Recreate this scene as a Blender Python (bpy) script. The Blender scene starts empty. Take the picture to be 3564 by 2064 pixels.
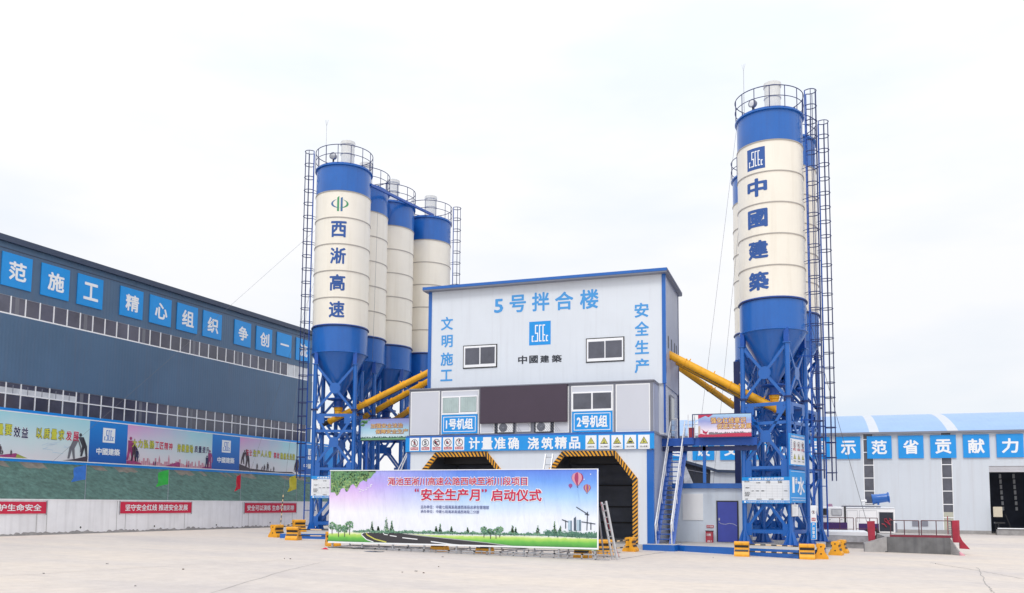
import bpy, bmesh, math, random
from mathutils import Vector as V, Matrix
from mathutils.geometry import tessellate_polygon
random.seed(7)
C = bpy.context.scene.collection
SC = bpy.context.scene
rad = math.radians
# ------------------------------------------------------------------ camera
W0, H0 = 3564.0, 2064.0
CAMZ = 1.65
F_PX, CY = 2982.0877, 1494.6698
_pi, _ro, _az = 0.0865513549, -0.00770893498, 0.333421317
_cp, _sp = math.cos(_pi), math.sin(_pi)
_f, _u, _r = V((0, _cp, _sp)), V((0, -_sp, _cp)), V((1, 0, 0))
_c, _s = math.cos(_ro), math.sin(_ro)
_Z = Matrix.Rotation(_az, 3, 'Z')
RIGHT, UP, FWD = _Z @ (_c*_r - _s*_u), _Z @ (_c*_u + _s*_r), _Z @ _f
CAM = V((0, 0, CAMZ))
cd = bpy.data.cameras.new('camera'); cam = bpy.data.objects.new('camera', cd); C.objects.link(cam)
m = Matrix((RIGHT, UP, -FWD)).transposed().to_4x4(); m.translation = CAM
cam.matrix_world = m
cd.sensor_width = 36; cd.lens = F_PX/W0*36; cd.shift_y = (CY-H0/2)/W0
cd.clip_start = .1; cd.clip_end = 2000
SC.camera = cam
# ------------------------------------------------------------------ sky and sun
SUN_AZ = V((-.10, -1, 0)).normalized(); SUN_EL = rad(52)
sundir = SUN_AZ*math.cos(SUN_EL) + V((0, 0, math.sin(SUN_EL)))
w = bpy.data.worlds.new('World'); SC.world = w; w.use_nodes = True
nt = w.node_tree; nt.nodes.clear()
def N(t, **k):
    n = nt.nodes.new(t)
    for a, b in k.items(): setattr(n, a, b)
    return n
def L(a, b): nt.links.new(a, b)
out = N('ShaderNodeOutputWorld'); bg = N('ShaderNodeBackground'); bg.inputs[1].default_value = .1
sky = N('ShaderNodeTexSky', sky_type='NISHITA', sun_disc=False)
sky.sun_elevation = SUN_EL; sky.sun_rotation = math.atan2(sundir.x, sundir.y)
tc = N('ShaderNodeTexCoord'); sep = N('ShaderNodeSeparateXYZ'); L(tc.outputs['Generated'], sep.inputs[0])
mr = N('ShaderNodeMapRange'); mr.inputs['From Min'].default_value = 0; mr.inputs['From Max'].default_value = 1
mr.inputs['To Min'].default_value = 9.1; mr.inputs['To Max'].default_value = 16.5
sq_ = N('ShaderNodeMath', operation='POWER'); sq_.inputs[1].default_value = 2; sq_.use_clamp = True
mx0 = N('ShaderNodeMath', operation='MAXIMUM'); mx0.inputs[1].default_value = 0; L(sep.outputs['Z'], mx0.inputs[0]); L(mx0.outputs[0], sq_.inputs[0])
L(sq_.outputs[0], mr.inputs['Value'])
mp = N('ShaderNodeMapping'); mp.inputs['Scale'].default_value = (1.6, 1.6, 5.0); L(tc.outputs['Generated'], mp.inputs[0])
no = N('ShaderNodeTexNoise'); no.inputs['Scale'].default_value = 1.5; no.inputs['Detail'].default_value = 5; no.inputs['Roughness'].default_value = .5
L(mp.outputs[0], no.inputs['Vector'])
cr_ = N('ShaderNodeValToRGB'); e = cr_.color_ramp.elements
e[0].position = .34; e[0].color = (.85, .905, .975, 1); e[1].position = .58; e[1].color = (1.0, 1.0, 1.02, 1)
L(no.outputs['Fac'], cr_.inputs[0])
mul = N('ShaderNodeMix', data_type='RGBA', blend_type='MULTIPLY'); mul.inputs[0].default_value = 1
L(cr_.outputs[0], mul.inputs[6]); L(mr.outputs[0], mul.inputs[7])
mx = N('ShaderNodeMix', data_type='RGBA'); mx.inputs[0].default_value = .93
L(sky.outputs[0], mx.inputs[6]); L(mul.outputs[2], mx.inputs[7])
L(mx.outputs[2], bg.inputs[0]); L(bg.outputs[0], out.inputs[0])
sl = bpy.data.lights.new('sun', 'SUN'); sl.energy = 1.15; sl.angle = rad(18); sl.color = (1, .96, .9)
so = bpy.data.objects.new('sun', sl); C.objects.link(so)
so.rotation_euler = sundir.to_track_quat('Z', 'Y').to_euler(); so.location = (0, -20, 60)
SC.view_settings.view_transform = 'Standard'; SC.view_settings.look = 'None'
SC.view_settings.exposure = 0.12; SC.view_settings.gamma = 1
# ------------------------------------------------------------------ pixel helpers (photo pixels -> points on real planes)
S = W0/2520
def cr(ox, oy, s): return lambda x, y: (ox+x/s, oy+y/s)
D = lambda x, y: (x*S, y*S)          # 2520-wide reading
def ray(p): return RIGHT*((p[0]-W0/2)/F_PX) - UP*((p[1]-CY)/F_PX) + FWD
def onY(p, Y):
    d = ray(p); return CAM + d*(Y/d.y)
def onX(p, X):
    d = ray(p); return CAM + d*(X/d.x)
def onZ(p, z):
    d = ray(p); return CAM + d*((z-CAMZ)/d.z)
def atD(p, t): return CAM + ray(p)*t
def sstep(a, b, x):
    t = min(1, max(0, (x-a)/(b-a))); return t*t*(3-2*t)
def zg(X, Y):
    z = -.0165*(min(22, max(-42, X))+27); t = sstep(50, 66, Y)
    return z*(1-t) + (-.24)*t
def gp(p):
    d = ray(p); P = CAM
    t = (-.0165*27-CAMZ)/(d.z+.0165*d.x)
    for _ in range(12):
        P = CAM+d*t; t += (P.z-zg(P.x, P.y))/-d.z
    return CAM+d*t
class PL:
    def __init__(s, O, u, n): s.O = V(O); s.u = V(u).normalized(); s.n = V(n).normalized(); s.v = V((0, 0, 1))
    def P(s, a, b, h=0): return s.O + s.u*a + s.v*b + s.n*h
    def uv(s, p):
        d = ray(p); t = (s.O-CAM).dot(s.n)/d.dot(s.n); q = CAM+d*t-s.O
        return q.dot(s.u), q.z
    def box(s, f, x0, y0, x1, y1):
        xm, ym = (x0+x1)/2, (y0+y1)/2
        return s.uv(f(x0, ym))[0], s.uv(f(xm, y1))[1], s.uv(f(x1, ym))[0], s.uv(f(xm, y0))[1]
    def off(s, h): return PL(s.O+s.n*h, s.u, s.n)
# ------------------------------------------------------------------ materials
MATS = {}
def mat(name, col, rough=.5, metal=0, var=.06, vs=1.2, bump=0, bs=30, spec=.5, stripe=None, streak=None, coat=0):
    """stripe=(axis vector, period, depth): sheet ribs; streak=(colour, amount): weather streaks running down"""
    if name in MATS: return MATS[name]
    M = bpy.data.materials.new(name); MATS[name] = M; M.use_nodes = True
    t = M.node_tree; b = t.nodes['Principled BSDF']
    b.inputs['Roughness'].default_value = rough; b.inputs['Metallic'].default_value = metal
    b.inputs['Specular IOR Level'].default_value = spec; b.inputs['Coat Weight'].default_value = coat
    def n(ty, **k):
        q = t.nodes.new(ty)
        for a, c in k.items(): setattr(q, a, c)
        return q
    tcx = n('ShaderNodeTexCoord'); pos = tcx.outputs['Object']
    nz = n('ShaderNodeTexNoise'); nz.inputs['Scale'].default_value = vs; nz.inputs['Detail'].default_value = 6; nz.inputs['Roughness'].default_value = .6
    t.links.new(pos, nz.inputs['Vector'])
    rp = n('ShaderNodeValToRGB'); e = rp.color_ramp.elements
    c = V(col)
    e[0].position = .3; e[1].position = .7
    e[0].color = (*(c*(1-var)), 1); e[1].color = (*[min(1, x*(1+var)) for x in c], 1)
    t.links.new(nz.outputs['Fac'], rp.inputs[0]); base = rp.outputs[0]
    if streak:
        mp = n('ShaderNodeMapping'); mp.inputs['Scale'].default_value = (3.2, 3.2, .16); t.links.new(pos, mp.inputs[0])
        n2 = n('ShaderNodeTexNoise'); n2.inputs['Scale'].default_value = 1.5; n2.inputs['Detail'].default_value = 5
        t.links.new(mp.outputs[0], n2.inputs['Vector'])
        r2 = n('ShaderNodeValToRGB'); r2.color_ramp.elements[0].position = .5; r2.color_ramp.elements[1].position = .78
        r2.color_ramp.elements[0].color = (0, 0, 0, 1); a = streak[1]; r2.color_ramp.elements[1].color = (a, a, a, 1)
        t.links.new(n2.outputs['Fac'], r2.inputs[0])
        mm = n('ShaderNodeMix', data_type='RGBA'); t.links.new(r2.outputs[0], mm.inputs[0]); t.links.new(base, mm.inputs[6])
        mm.inputs[7].default_value = (*streak[0], 1); base = mm.outputs[2]
    t.links.new(base, b.inputs['Base Color'])
    h = None
    if stripe:
        ax, per, dep = stripe
        dt = n('ShaderNodeVectorMath', operation='DOT_PRODUCT'); t.links.new(pos, dt.inputs[0]); dt.inputs[1].default_value = ax
        m1 = n('ShaderNodeMath', operation='MULTIPLY'); m1.inputs[1].default_value = 2*math.pi/per; t.links.new(dt.outputs['Value'], m1.inputs[0])
        m2 = n('ShaderNodeMath', operation='SINE'); t.links.new(m1.outputs[0], m2.inputs[0])
        m3 = n('ShaderNodeMath', operation='MULTIPLY'); m3.inputs[1].default_value = dep/2; t.links.new(m2.outputs[0], m3.inputs[0])
        bp = n('ShaderNodeBump'); bp.inputs['Distance'].default_value = 1; bp.inputs['Strength'].default_value = 1
        t.links.new(m3.outputs[0], bp.inputs['Height']); h = bp
    if bump:
        n3 = n('ShaderNodeTexNoise'); n3.inputs['Scale'].default_value = bs; n3.inputs['Detail'].default_value = 4
        t.links.new(pos, n3.inputs['Vector'])
        b2 = n('ShaderNodeBump'); b2.inputs['Distance'].default_value = bump; t.links.new(n3.outputs['Fac'], b2.inputs['Height'])
        if h: t.links.new(h.outputs[0], b2.inputs['Normal'])
        h = b2
    if h: t.links.new(h.outputs[0], b.inputs['Normal'])
    return M
def grad(name, axis, stops, origin=0, length=1, rough=.45, noise=.12, ns=1.5, side=None):
    """printed colour gradient along an axis of the sheet; side=(axis, origin, length, stops) blends a second print across it"""
    M = bpy.data.materials.new(name); MATS[name] = M; M.use_nodes = True
    t = M.node_tree; b = t.nodes['Principled BSDF']; b.inputs['Roughness'].default_value = rough
    def n(ty, **k):
        q = t.nodes.new(ty)
        for a, c in k.items(): setattr(q, a, c)
        return q
    tcx = n('ShaderNodeTexCoord')
    nz = n('ShaderNodeTexNoise'); nz.inputs['Scale'].default_value = ns; nz.inputs['Detail'].default_value = 5
    t.links.new(tcx.outputs['Object'], nz.inputs['Vector'])
    def coord(ax, o, ln, am):
        d = n('ShaderNodeVectorMath', operation='DOT_PRODUCT'); t.links.new(tcx.outputs['Object'], d.inputs[0]); d.inputs[1].default_value = ax
        mr = n('ShaderNodeMapRange'); mr.inputs['From Min'].default_value = o; mr.inputs['From Max'].default_value = o+ln
        t.links.new(d.outputs['Value'], mr.inputs['Value'])
        a = n('ShaderNodeMath', operation='MULTIPLY_ADD'); a.inputs[1].default_value = am; a.inputs[2].default_value = -am/2
        t.links.new(nz.outputs['Fac'], a.inputs[0])
        s = n('ShaderNodeMath', operation='ADD'); t.links.new(mr.outputs[0], s.inputs[0]); t.links.new(a.outputs[0], s.inputs[1])
        return s.outputs[0]
    def ramp(c, st):
        r = n('ShaderNodeValToRGB'); el = r.color_ramp.elements
        while len(el) < len(st): el.new(.5)
        for k, (p, cc) in enumerate(st): el[k].position = p; el[k].color = (*cc, 1)
        t.links.new(c, r.inputs[0]); return r.outputs[0]
    c1 = ramp(coord(axis, origin, length, noise), stops)
    if side:
        c2 = ramp(coord(axis, origin, length, noise), side[3])
        f = coord(side[0], side[1], side[2], noise*2)
        mm = n('ShaderNodeMix', data_type='RGBA'); t.links.new(f, mm.inputs[0]); t.links.new(c1, mm.inputs[6]); t.links.new(c2, mm.inputs[7]); c1 = mm.outputs[2]
    t.links.new(c1, b.inputs['Base Color'])
    return M
def lin(r, g, b): return tuple((x/255/12.92 if x <= 10 else ((x/255+.055)/1.055)**2.4) for x in (r, g, b))
BLUE = mat('blue_paint', (.011, .122, .46), .28, var=.07, vs=.9, bump=.003, bs=3, coat=.3, streak=((.015, .07, .28), .3))
BLUED = mat('blue_steel', (.008, .082, .40), .4, var=.12, vs=2)
NAVY = mat('blue_rail', (.014, .03, .13), .45, var=.12, vs=3)
CREAM = mat('cream_paint', (.86, .81, .715), .38, var=.03, vs=.7, bump=.003, bs=2.5, streak=((.62, .55, .44), .25))
SEAM = mat('cream_seam', (.42, .39, .36), .5)
VENTW = mat('vent_white', (.74, .74, .72), .4, var=.05, vs=3, streak=((.4, .37, .33), .3))
YEL = mat('auger_yellow', (.88, .43, .012), .36, var=.10, vs=3, streak=((.45, .2, .03), .4), bump=.002, bs=8)
YEL2 = mat('barrier_yellow', (.80, .36, .015), .5, var=.12, vs=5, streak=((.35, .2, .08), .4))
BLACK = mat('black_paint', (.02, .02, .022), .5)
DARK = mat('dark_inside', (.028, .033, .05), .7)
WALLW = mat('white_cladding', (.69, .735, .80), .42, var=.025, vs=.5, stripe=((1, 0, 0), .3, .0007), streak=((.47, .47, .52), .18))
WALLS = mat('white_cladding_shaded_side', (.42, .465, .60), .42, var=.04, vs=.5, stripe=((0, 1, 0), .3, .0012), streak=((.33, .33, .40), .55))  # white cladding darkened: the side's shade put into the colour, plus dirt streaks
PANEL = mat('cabin_panel', (.58, .60, .67), .4, var=.02, vs=.6)
GREYF = mat('grey_frame', (.22, .23, .28), .4, var=.06)
WHITE = mat('white_paint', (.82, .83, .85), .35, var=.02)
WFRAME = mat('white_window_frame', (.88, .89, .92), .3, var=.02)
GLASSD = mat('dark_glass', (.085, .088, .115), .08, var=.25, vs=1.5, spec=.7)
GLASSG = mat('curtained_glass', (.42, .52, .52), .15, var=.1, vs=2, stripe=((1, 0, 0), .12, .01))
GLASSH = mat('hall_glass', (.095, .096, .135), .12, var=.35, vs=.5, spec=.6)
GLASSB = mat('bright_glass', (.62, .64, .68), .2, var=.2, vs=1)
SIGNB = mat('sign_blue', (.007, .29, .76), .35, var=.05, vs=1.5)
SIGNB2 = mat('sign_blue_deep', (.012, .17, .60), .35, var=.1, vs=1)
LETB = mat('letter_sky_blue', (.06, .32, .72), .4, var=.03)
LETD = mat('letter_dark', (.03, .035, .05), .4)
LETW = mat('letter_white', (.85, .87, .9), .4, var=.02)
LETBLUE = mat('letter_silo_blue', (.022, .09, .33), .4, var=.08)
EMBG = mat('emblem_green', (.06, .30, .13), .4)
EMBB = mat('emblem_blue', (.05, .15, .32), .4)
SLATE = mat('slate_cladding', (.074, .142, .245), .45, var=.10, vs=.35, stripe=((.063, .998, 0), .2, .004), streak=((.10, .13, .2), .45))
SLATE2 = mat('slate_trim', (.04, .06, .11), .45, var=.1)
HOARDB = mat('hoarding_blue', (.006, .25, .76), .35, var=.06, vs=.8)
NET = mat('green_net', (.064, .128, .112), .9, var=.38, vs=3.5, bump=.06, bs=5, streak=((.035, .07, .06), .5))
SOIL = mat('bare_soil', (.16, .14, .12), .95, var=.35, vs=2.5, bump=.05, bs=4)
WALLC = mat('whitewashed_concrete', (.84, .84, .87), .75, var=.07, vs=.9, bump=.004, bs=9, streak=((.45, .44, .45), .3))
CEM = mat('grey_cement', (.34, .33, .33), .85, var=.2, vs=3, bump=.006, bs=12)
CEMD = mat('shaded_cement', (.15, .15, .155), .8, var=.35, vs=1.1, bump=.006, bs=6, streak=((.09, .09, .10), .8))  # grey cement with the end wall's shade put into its colour
CONC = mat('pad_concrete', (.46, .44, .42), .85, var=.12, vs=1.5, bump=.004, bs=20)
REDB = mat('red_cloth', (.60, .018, .065), .7, var=.08, vs=2, bump=.01, bs=3)
REDP = mat('red_paint', (.36, .018, .045), .45, var=.2, vs=4, streak=((.5, .2, .2), .35))
STEEL = mat('galvanised_steel', (.46, .47, .50), .35, metal=.7, var=.15, vs=6)
ALU = mat('aluminium', (.62, .63, .66), .35, metal=.5, var=.06, vs=5)
SCREEN = mat('screen_black', (.055, .036, .060), .5, var=.05, vs=1, stripe=((1, 0, 0), .48, .001))
PURPLE = mat('purple_paint', (.055, .02, .13), .3, var=.08)
TRUCKW = mat('truck_white', (.93, .93, .95), .25, var=.02, coat=.4)
RUBBER = mat('rubber', (.02, .02, .02), .8)
ROOFB = mat('roof_light_blue', (.235, .385, .64), .4, var=.05, vs=.6, stripe=((1, 0, 0), .35, .006))
ROOFW = mat('roof_skylight', (.50, .53, .58), .3, var=.04)
WHW = mat('warehouse_cladding', (.615, .66, .725), .45, var=.03, vs=.3, stripe=((1, 0, 0), .45, .003), streak=((.5, .5, .53), .35))
FLAGM = [mat('flag_blue', (.03, .16, .55), .7, var=.1, vs=5), mat('flag_green', (.03, .42, .06), .7, var=.1, vs=5),
         mat('flag_red', (.60, .012, .04), .7, var=.1, vs=5), mat('flag_yellow', (.66, .58, .04), .7, var=.1, vs=5)]
WARNY = mat('warning_yellow', (.62, .60, .12), .4)
SGNRED = mat('sign_red', (.52, .03, .06), .4)
GOLD = mat('letter_gold', (.80, .55, .22), .4, var=.15, vs=9)
DRED = mat('letter_dark_red', (.30, .03, .03), .45)
LRED = mat('letter_red', (.53, .014, .075), .45, var=.06)
LYEL = mat('letter_yellow', (.62, .62, .06), .45, var=.08)
LNAVY = mat('letter_navy', (.02, .025, .10), .45)
SILH = mat('silhouette_brown', (.07, .05, .07), .5)
PINKC = mat('print_pink', (.58, .28, .36), .5, var=.2, vs=4)
MAGE = mat('print_magenta', (.34, .05, .18), .5, var=.3, vs=4)
LINEG = mat('ruled_grey', (.45, .46, .48), .5)
# ------------------------------------------------------------------ mesh builder
GLY = {}
def glyphs(s):
    if s in GLY: return GLY[s]
    cu = bpy.data.curves.new('t', 'FONT'); cu.body = s; cu.resolution_u = 2
    o = bpy.data.objects.new('t', cu); C.objects.link(o)
    me = bpy.data.meshes.new_from_object(o.evaluated_get(bpy.context.evaluated_depsgraph_get()))
    vs = [tuple(v.co[:2]) for v in me.vertices]; fs = [tuple(p.vertices) for p in me.polygons]
    bpy.data.objects.remove(o); bpy.data.curves.remove(cu); bpy.data.meshes.remove(me)
    x0, x1 = min(v[0] for v in vs), max(v[0] for v in vs); y0, y1 = min(v[1] for v in vs), max(v[1] for v in vs)
    if s == '一': y0, y1 = -.08, .84
    GLY[s] = (vs, fs, x0, x1, y0, y1); return GLY[s]
def bolds(s, b):
    """copies of the glyphs in the unit box, each nudged by the stroke weight: (points, faces, step)"""
    vs, fs, x0, x1, y0, y1 = glyphs(s); x0 -= b; x1 += b; y0 -= b; y1 += b
    sh = [(0, 0)] if b < .006 else [(b*math.cos(k*math.pi/4+.39), b*math.sin(k*math.pi/4+.39)) for k in range(8)] if b > .016 else [(-b, -b), (b, -b), (b, b), (-b, b)]
    return [([((x+dx-x0)/(x1-x0), (y+dy-y0)/(y1-y0)) for x, y in vs], fs, k) for k, (dx, dy) in enumerate(sh)]
class MB:
    def __init__(s): s.v, s.f, s.m, s.mats = [], [], [], []
    def mi(s, m):
        if m not in s.mats: s.mats.append(m)
        return s.mats.index(m)
    def add(s, vs, fs, m):
        o = len(s.v); s.v += [V(p) for p in vs]; k = s.mi(m)
        for f in fs: s.f.append([o+i for i in f]); s.m.append(k)
        return s
    def hexa(s, p, m):  # p[0:4] one face, p[4:8] opposite
        return s.add(p, [(0, 3, 2, 1), (4, 5, 6, 7), (0, 1, 5, 4), (1, 2, 6, 5), (2, 3, 7, 6), (3, 0, 4, 7)], m)
    def box(s, a, b, m):
        x0, y0, z0 = a; x1, y1, z1 = b
        return s.hexa([(x0, y0, z0), (x1, y0, z0), (x1, y1, z0), (x0, y1, z0), (x0, y0, z1), (x1, y0, z1), (x1, y1, z1), (x0, y1, z1)], m)
    def pbox(s, pl, u0, v0, u1, v1, h0, h1, m):
        return s.hexa([pl.P(u0, v0, h0), pl.P(u1, v0, h0), pl.P(u1, v1, h0), pl.P(u0, v1, h0), pl.P(u0, v0, h1), pl.P(u1, v0, h1), pl.P(u1, v1, h1), pl.P(u0, v1, h1)], m)
    def bar(s, a, b, wd, ht, m, up=(0, 0, 1)):
        a, b = V(a), V(b); d = (b-a).normalized(); up = V(up)
        if abs(d.dot(up)) > .98: up = V((0, 1, 0))
        x = d.cross(up).normalized()*(wd/2); y = x.cross(d).normalized()*(ht/2)
        return s.hexa([a-x-y, a+x-y, a+x+y, a-x+y, b-x-y, b+x-y, b+x+y, b-x+y], m)
    def tube(s, pts, r, m, n=8, caps=True, closed=False):
        pts = [V(p) for p in pts]; o = []; N_ = len(pts); rr = r if isinstance(r, (list, tuple)) else [r]*N_
        for i, p in enumerate(pts):
            if closed: d = pts[(i+1) % N_]-pts[i-1]
            else: d = pts[min(i+1, N_-1)]-pts[max(i-1, 0)]
            d.normalize(); up = V((0, 0, 1)) if abs(d.z) < .9 else V((1, 0, 0))
            x = d.cross(up).normalized(); y = x.cross(d).normalized()
            for k in range(n):
                a = 2*math.pi*k/n; o.append(p+x*math.cos(a)*rr[i]+y*math.sin(a)*rr[i])
        f = []
        for i in range(N_ if closed else N_-1):
            j = (i+1) % N_
            for k in range(n): f.append((i*n+k, i*n+(k+1) % n, j*n+(k+1) % n, j*n+k))
        if caps and not closed: f += [tuple(range(n))[::-1], tuple(range((N_-1)*n, N_*n))]
        return s.add(o, f, m)
    def lathe(s, prof, m, n=48, c=(0, 0, 0), mats=None):
        vs, fs = [], []
        for r, z in prof:
            for k in range(n):
                a = 2*math.pi*k/n; vs.append((c[0]+r*math.cos(a), c[1]+r*math.sin(a), c[2]+z))
        for i in range(len(prof)-1):
            for k in range(n): fs.append((i*n+k, i*n+(k+1) % n, (i+1)*n+(k+1) % n, (i+1)*n+k))
        return s.add(vs, fs, m)
    def ring(s, c, R, r, m, n=32, a0=0, a1=2*math.pi, k=6):
        full = abs(a1-a0-2*math.pi) < 1e-6; q = n if full else n+1
        pts = [V(c)+V((R*math.cos(a0+(a1-a0)*i/n), R*math.sin(a0+(a1-a0)*i/n), 0)) for i in range(q)]
        return s.tube(pts, r, m, k, closed=full)
    def poly(s, pl, pts, h, m):
        q = [V((a, b, 0)) for a, b in pts]; t = tessellate_polygon([q])
        return s.add([pl.P(a, b, h) for a, b in pts], [tuple(x) for x in t], m)
    def ppoly(s, pl, f, pts, h, m): return s.poly(pl, [pl.uv(f(*p)) for p in pts], h, m)
    def rect(s, pl, u0, v0, u1, v1, h, m): return s.add([pl.P(u0, v0, h), pl.P(u1, v0, h), pl.P(u1, v1, h), pl.P(u0, v1, h)], [(0, 1, 2, 3)], m)
    def rline(s, pl, pts, wd, h, m):
        for (a, b), (c, d) in zip(pts[:-1], pts[1:]):
            q = V((c-a, d-b)); 
            if q.length < 1e-6: continue
            k = V((-q.y, q.x)).normalized()*wd/2
            s.add([pl.P(a-k.x, b-k.y, h), pl.P(c-k.x, d-k.y, h), pl.P(c+k.x, d+k.y, h), pl.P(a+k.x, b+k.y, h)], [(0, 1, 2, 3)], m)
        return s
    def ell(s, pl, u, v, a, b, h, m, n=24): return s.poly(pl, [(u+a*math.cos(2*math.pi*i/n), v+b*math.sin(2*math.pi*i/n)) for i in range(n)], h, m)
    def annul(s, pl, u, v, a, wd, h, m, n=28, asp=1):
        vs, fs = [], []
        for i in range(n):
            t = 2*math.pi*i/n
            for r in (a, a-wd): vs.append(pl.P(u+r*asp*math.cos(t), v+r*math.sin(t), h))
        for i in range(n): j = (i+1) % n; fs.append((2*i, 2*j, 2*j+1, 2*i+1))
        return s.add(vs, fs, m)
    def text(s, pl, t, u0, v0, u1, v1, m, bold=.02, h=.004, slant=0):
        for gv, gf, k in bolds(t, bold): s.add([pl.P(u0+x*(u1-u0)+slant*y*(v1-v0), v0+y*(v1-v0), h+k*.0005) for x, y in gv], gf, m)
        return s
    def tpx(s, pl, f, t, x0, y0, x1, y1, m, bold=.02, h=.004):
        return s.text(pl, t, *pl.box(f, x0, y0, x1, y1), m, bold, h)
    def ctext(s, t, R, th, z0, z1, wd, m, bold=.02, h=.004):
        for gv, gf, k in bolds(t, bold): s.cyl([(x*wd-wd/2, z0+y*(z1-z0)) for x, y in gv], gf, R, th, m, h+k*.001)
    def cyl(s, vs2, fs, R, th, m, h=.004):
        bm = bmesh.new(); q = [bm.verts.new((x, 0, y)) for x, y in vs2]
        for f in fs:
            try: bm.faces.new([q[i] for i in f])
            except ValueError: pass
        lo, hi = min(x for x, _ in vs2), max(x for x, _ in vs2); x = lo+.09
        while x < hi:
            bmesh.ops.bisect_plane(bm, geom=bm.verts[:]+bm.edges[:]+bm.faces[:], plane_co=(x, 0, 0), plane_no=(1, 0, 0)); x += .09
        bm.verts.index_update()
        s.add([((R+h)*math.cos(th+v.co.x/R), (R+h)*math.sin(th+v.co.x/R), v.co.z) for v in bm.verts], [[v.index for v in f.verts] for f in bm.faces], m); bm.free()
    def build(s, name, parent=None, smooth=0, loc=None):
        me = bpy.data.meshes.new(name); b = V(loc) if loc else V((0, 0, 0))
        me.from_pydata([tuple(p-b) for p in s.v], [], s.f); me.polygons.foreach_set('material_index', s.m)
        for m_ in s.mats: me.materials.append(m_)
        if smooth:
            bm = bmesh.new(); bm.from_mesh(me); bmesh.ops.remove_doubles(bm, verts=bm.verts, dist=1e-5)
            bmesh.ops.recalc_face_normals(bm, faces=bm.faces); bm.to_mesh(me); bm.free()
            me.polygons.foreach_set('use_smooth', [True]*len(me.polygons)); me.set_sharp_from_angle(angle=rad(smooth))
        me.update()
        o = bpy.data.objects.new(name, me); C.objects.link(o); o.location = b
        if parent: attach(o, parent)
        return o
def wloc(o):
    p = V(o.location)
    while o.parent: o = o.parent; p += V(o.location)
    return p
def attach(o, p): o.parent = p; o.location = V(o.location)-(wloc(p) if not p.get('_rot') else V((0, 0, 0)))
def tag(o, label, cat, group=None, kind=None):
    if label: o['label'] = label
    if cat: o['category'] = cat
    if group: o['group'] = group
    if kind: o['kind'] = kind
    return o
def thing(name, label, cat, loc=(0, 0, 0), group=None):
    o = bpy.data.objects.new(name, None); C.objects.link(o); o.location = loc; o.empty_display_size = .3
    return tag(o, label, cat, group)
def copy_tree(o, parent=None):
    c = o.copy(); C.objects.link(c); c.parent = parent
    for ch in list(o.children): copy_tree(ch, c)
    return c
# ================================================================== ground
mb = MB(); xs = [-400, -200, -100, -70]+[-50+i*2 for i in range(51)]+[60, 80, 120, 200, 400]
ys = [-60, -20]+[i*2 for i in range(0, 46)]+[100, 130, 200, 400, 800]
vs = [(x, y, zg(x, y)) for y in ys for x in xs]; nx = len(xs)
mb.add(vs, [(j*nx+i, j*nx+i+1, (j+1)*nx+i+1, (j+1)*nx+i) for j in range(len(ys)-1) for i in range(nx-1)], CONC)
G = bpy.data.materials.new('yard_concrete'); G.use_nodes = True; t = G.node_tree; b = t.nodes['Principled BSDF']; b.inputs['Roughness'].default_value = .8
def gn(ty, **k):
    q = t.nodes.new(ty)
    for a, c in k.items(): setattr(q, a, c)
    return q
tcx = gn('ShaderNodeTexCoord')
n1 = gn('ShaderNodeTexNoise'); n1.inputs['Scale'].default_value = .11; n1.inputs['Detail'].default_value = 7; n1.inputs['Roughness'].default_value = .62
mp = gn('ShaderNodeMapping'); mp.inputs['Rotation'].default_value = (0, 0, rad(25)); mp.inputs['Scale'].default_value = (.55, 1.6, 1); t.links.new(tcx.outputs['Object'], mp.inputs[0]); t.links.new(mp.outputs[0], n1.inputs['Vector'])
r1 = gn('ShaderNodeValToRGB'); el = r1.color_ramp.elements
el[0].position = .30; el[0].color = (.49, .45, .44, 1); el[1].position = .66; el[1].color = (.67, .585, .50, 1)
q = el.new(.47); q.color = (.59, .53, .485, 1)
t.links.new(n1.outputs['Fac'], r1.inputs[0])
n2 = gn('ShaderNodeTexNoise'); n2.inputs['Scale'].default_value = 2.3; n2.inputs['Detail'].default_value = 8; n2.inputs['Roughness'].default_value = .7; t.links.new(tcx.outputs['Object'], n2.inputs['Vector'])
r2 = gn('ShaderNodeValToRGB'); r2.color_ramp.elements[0].position = .3; r2.color_ramp.elements[0].color = (.86, .86, .87, 1); r2.color_ramp.elements[1].position = .62; r2.color_ramp.elements[1].color = (1, 1, 1, 1)
t.links.new(n2.outputs['Fac'], r2.inputs[0])
mm = gn('ShaderNodeMix', data_type='RGBA', blend_type='MULTIPLY'); mm.inputs[0].default_value = 1; t.links.new(r1.outputs[0], mm.inputs[6]); t.links.new(r2.outputs[0], mm.inputs[7])
t.links.new(mm.outputs[2], b.inputs['Base Color'])
n3 = gn('ShaderNodeTexNoise'); n3.inputs['Scale'].default_value = 6; n3.inputs['Detail'].default_value = 6; t.links.new(tcx.outputs['Object'], n3.inputs['Vector'])
bp = gn('ShaderNodeBump'); bp.inputs['Distance'].default_value = .012; t.links.new(n3.outputs['Fac'], bp.inputs['Height']); t.links.new(bp.outputs[0], b.inputs['Normal'])
mb.mats = [G]
tag(mb.build('ground'), 'pale warm concrete yard with faint patches and cracks', None, kind='structure')
JOINT = mat('joint_grey', (.30, .285, .28), .9, var=.3, vs=2)
mb = MB()
def crack(pts, wd):
    for a, b_ in zip(pts[:-1], pts[1:]):
        d = (V(b_)-V(a)); k = V((-d.y, d.x, 0)).normalized()*wd/2
        mb.add([V(a)-k, V(b_)-k, V(b_)+k, V(a)+k], [(0, 1, 2, 3)], JOINT)
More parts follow.
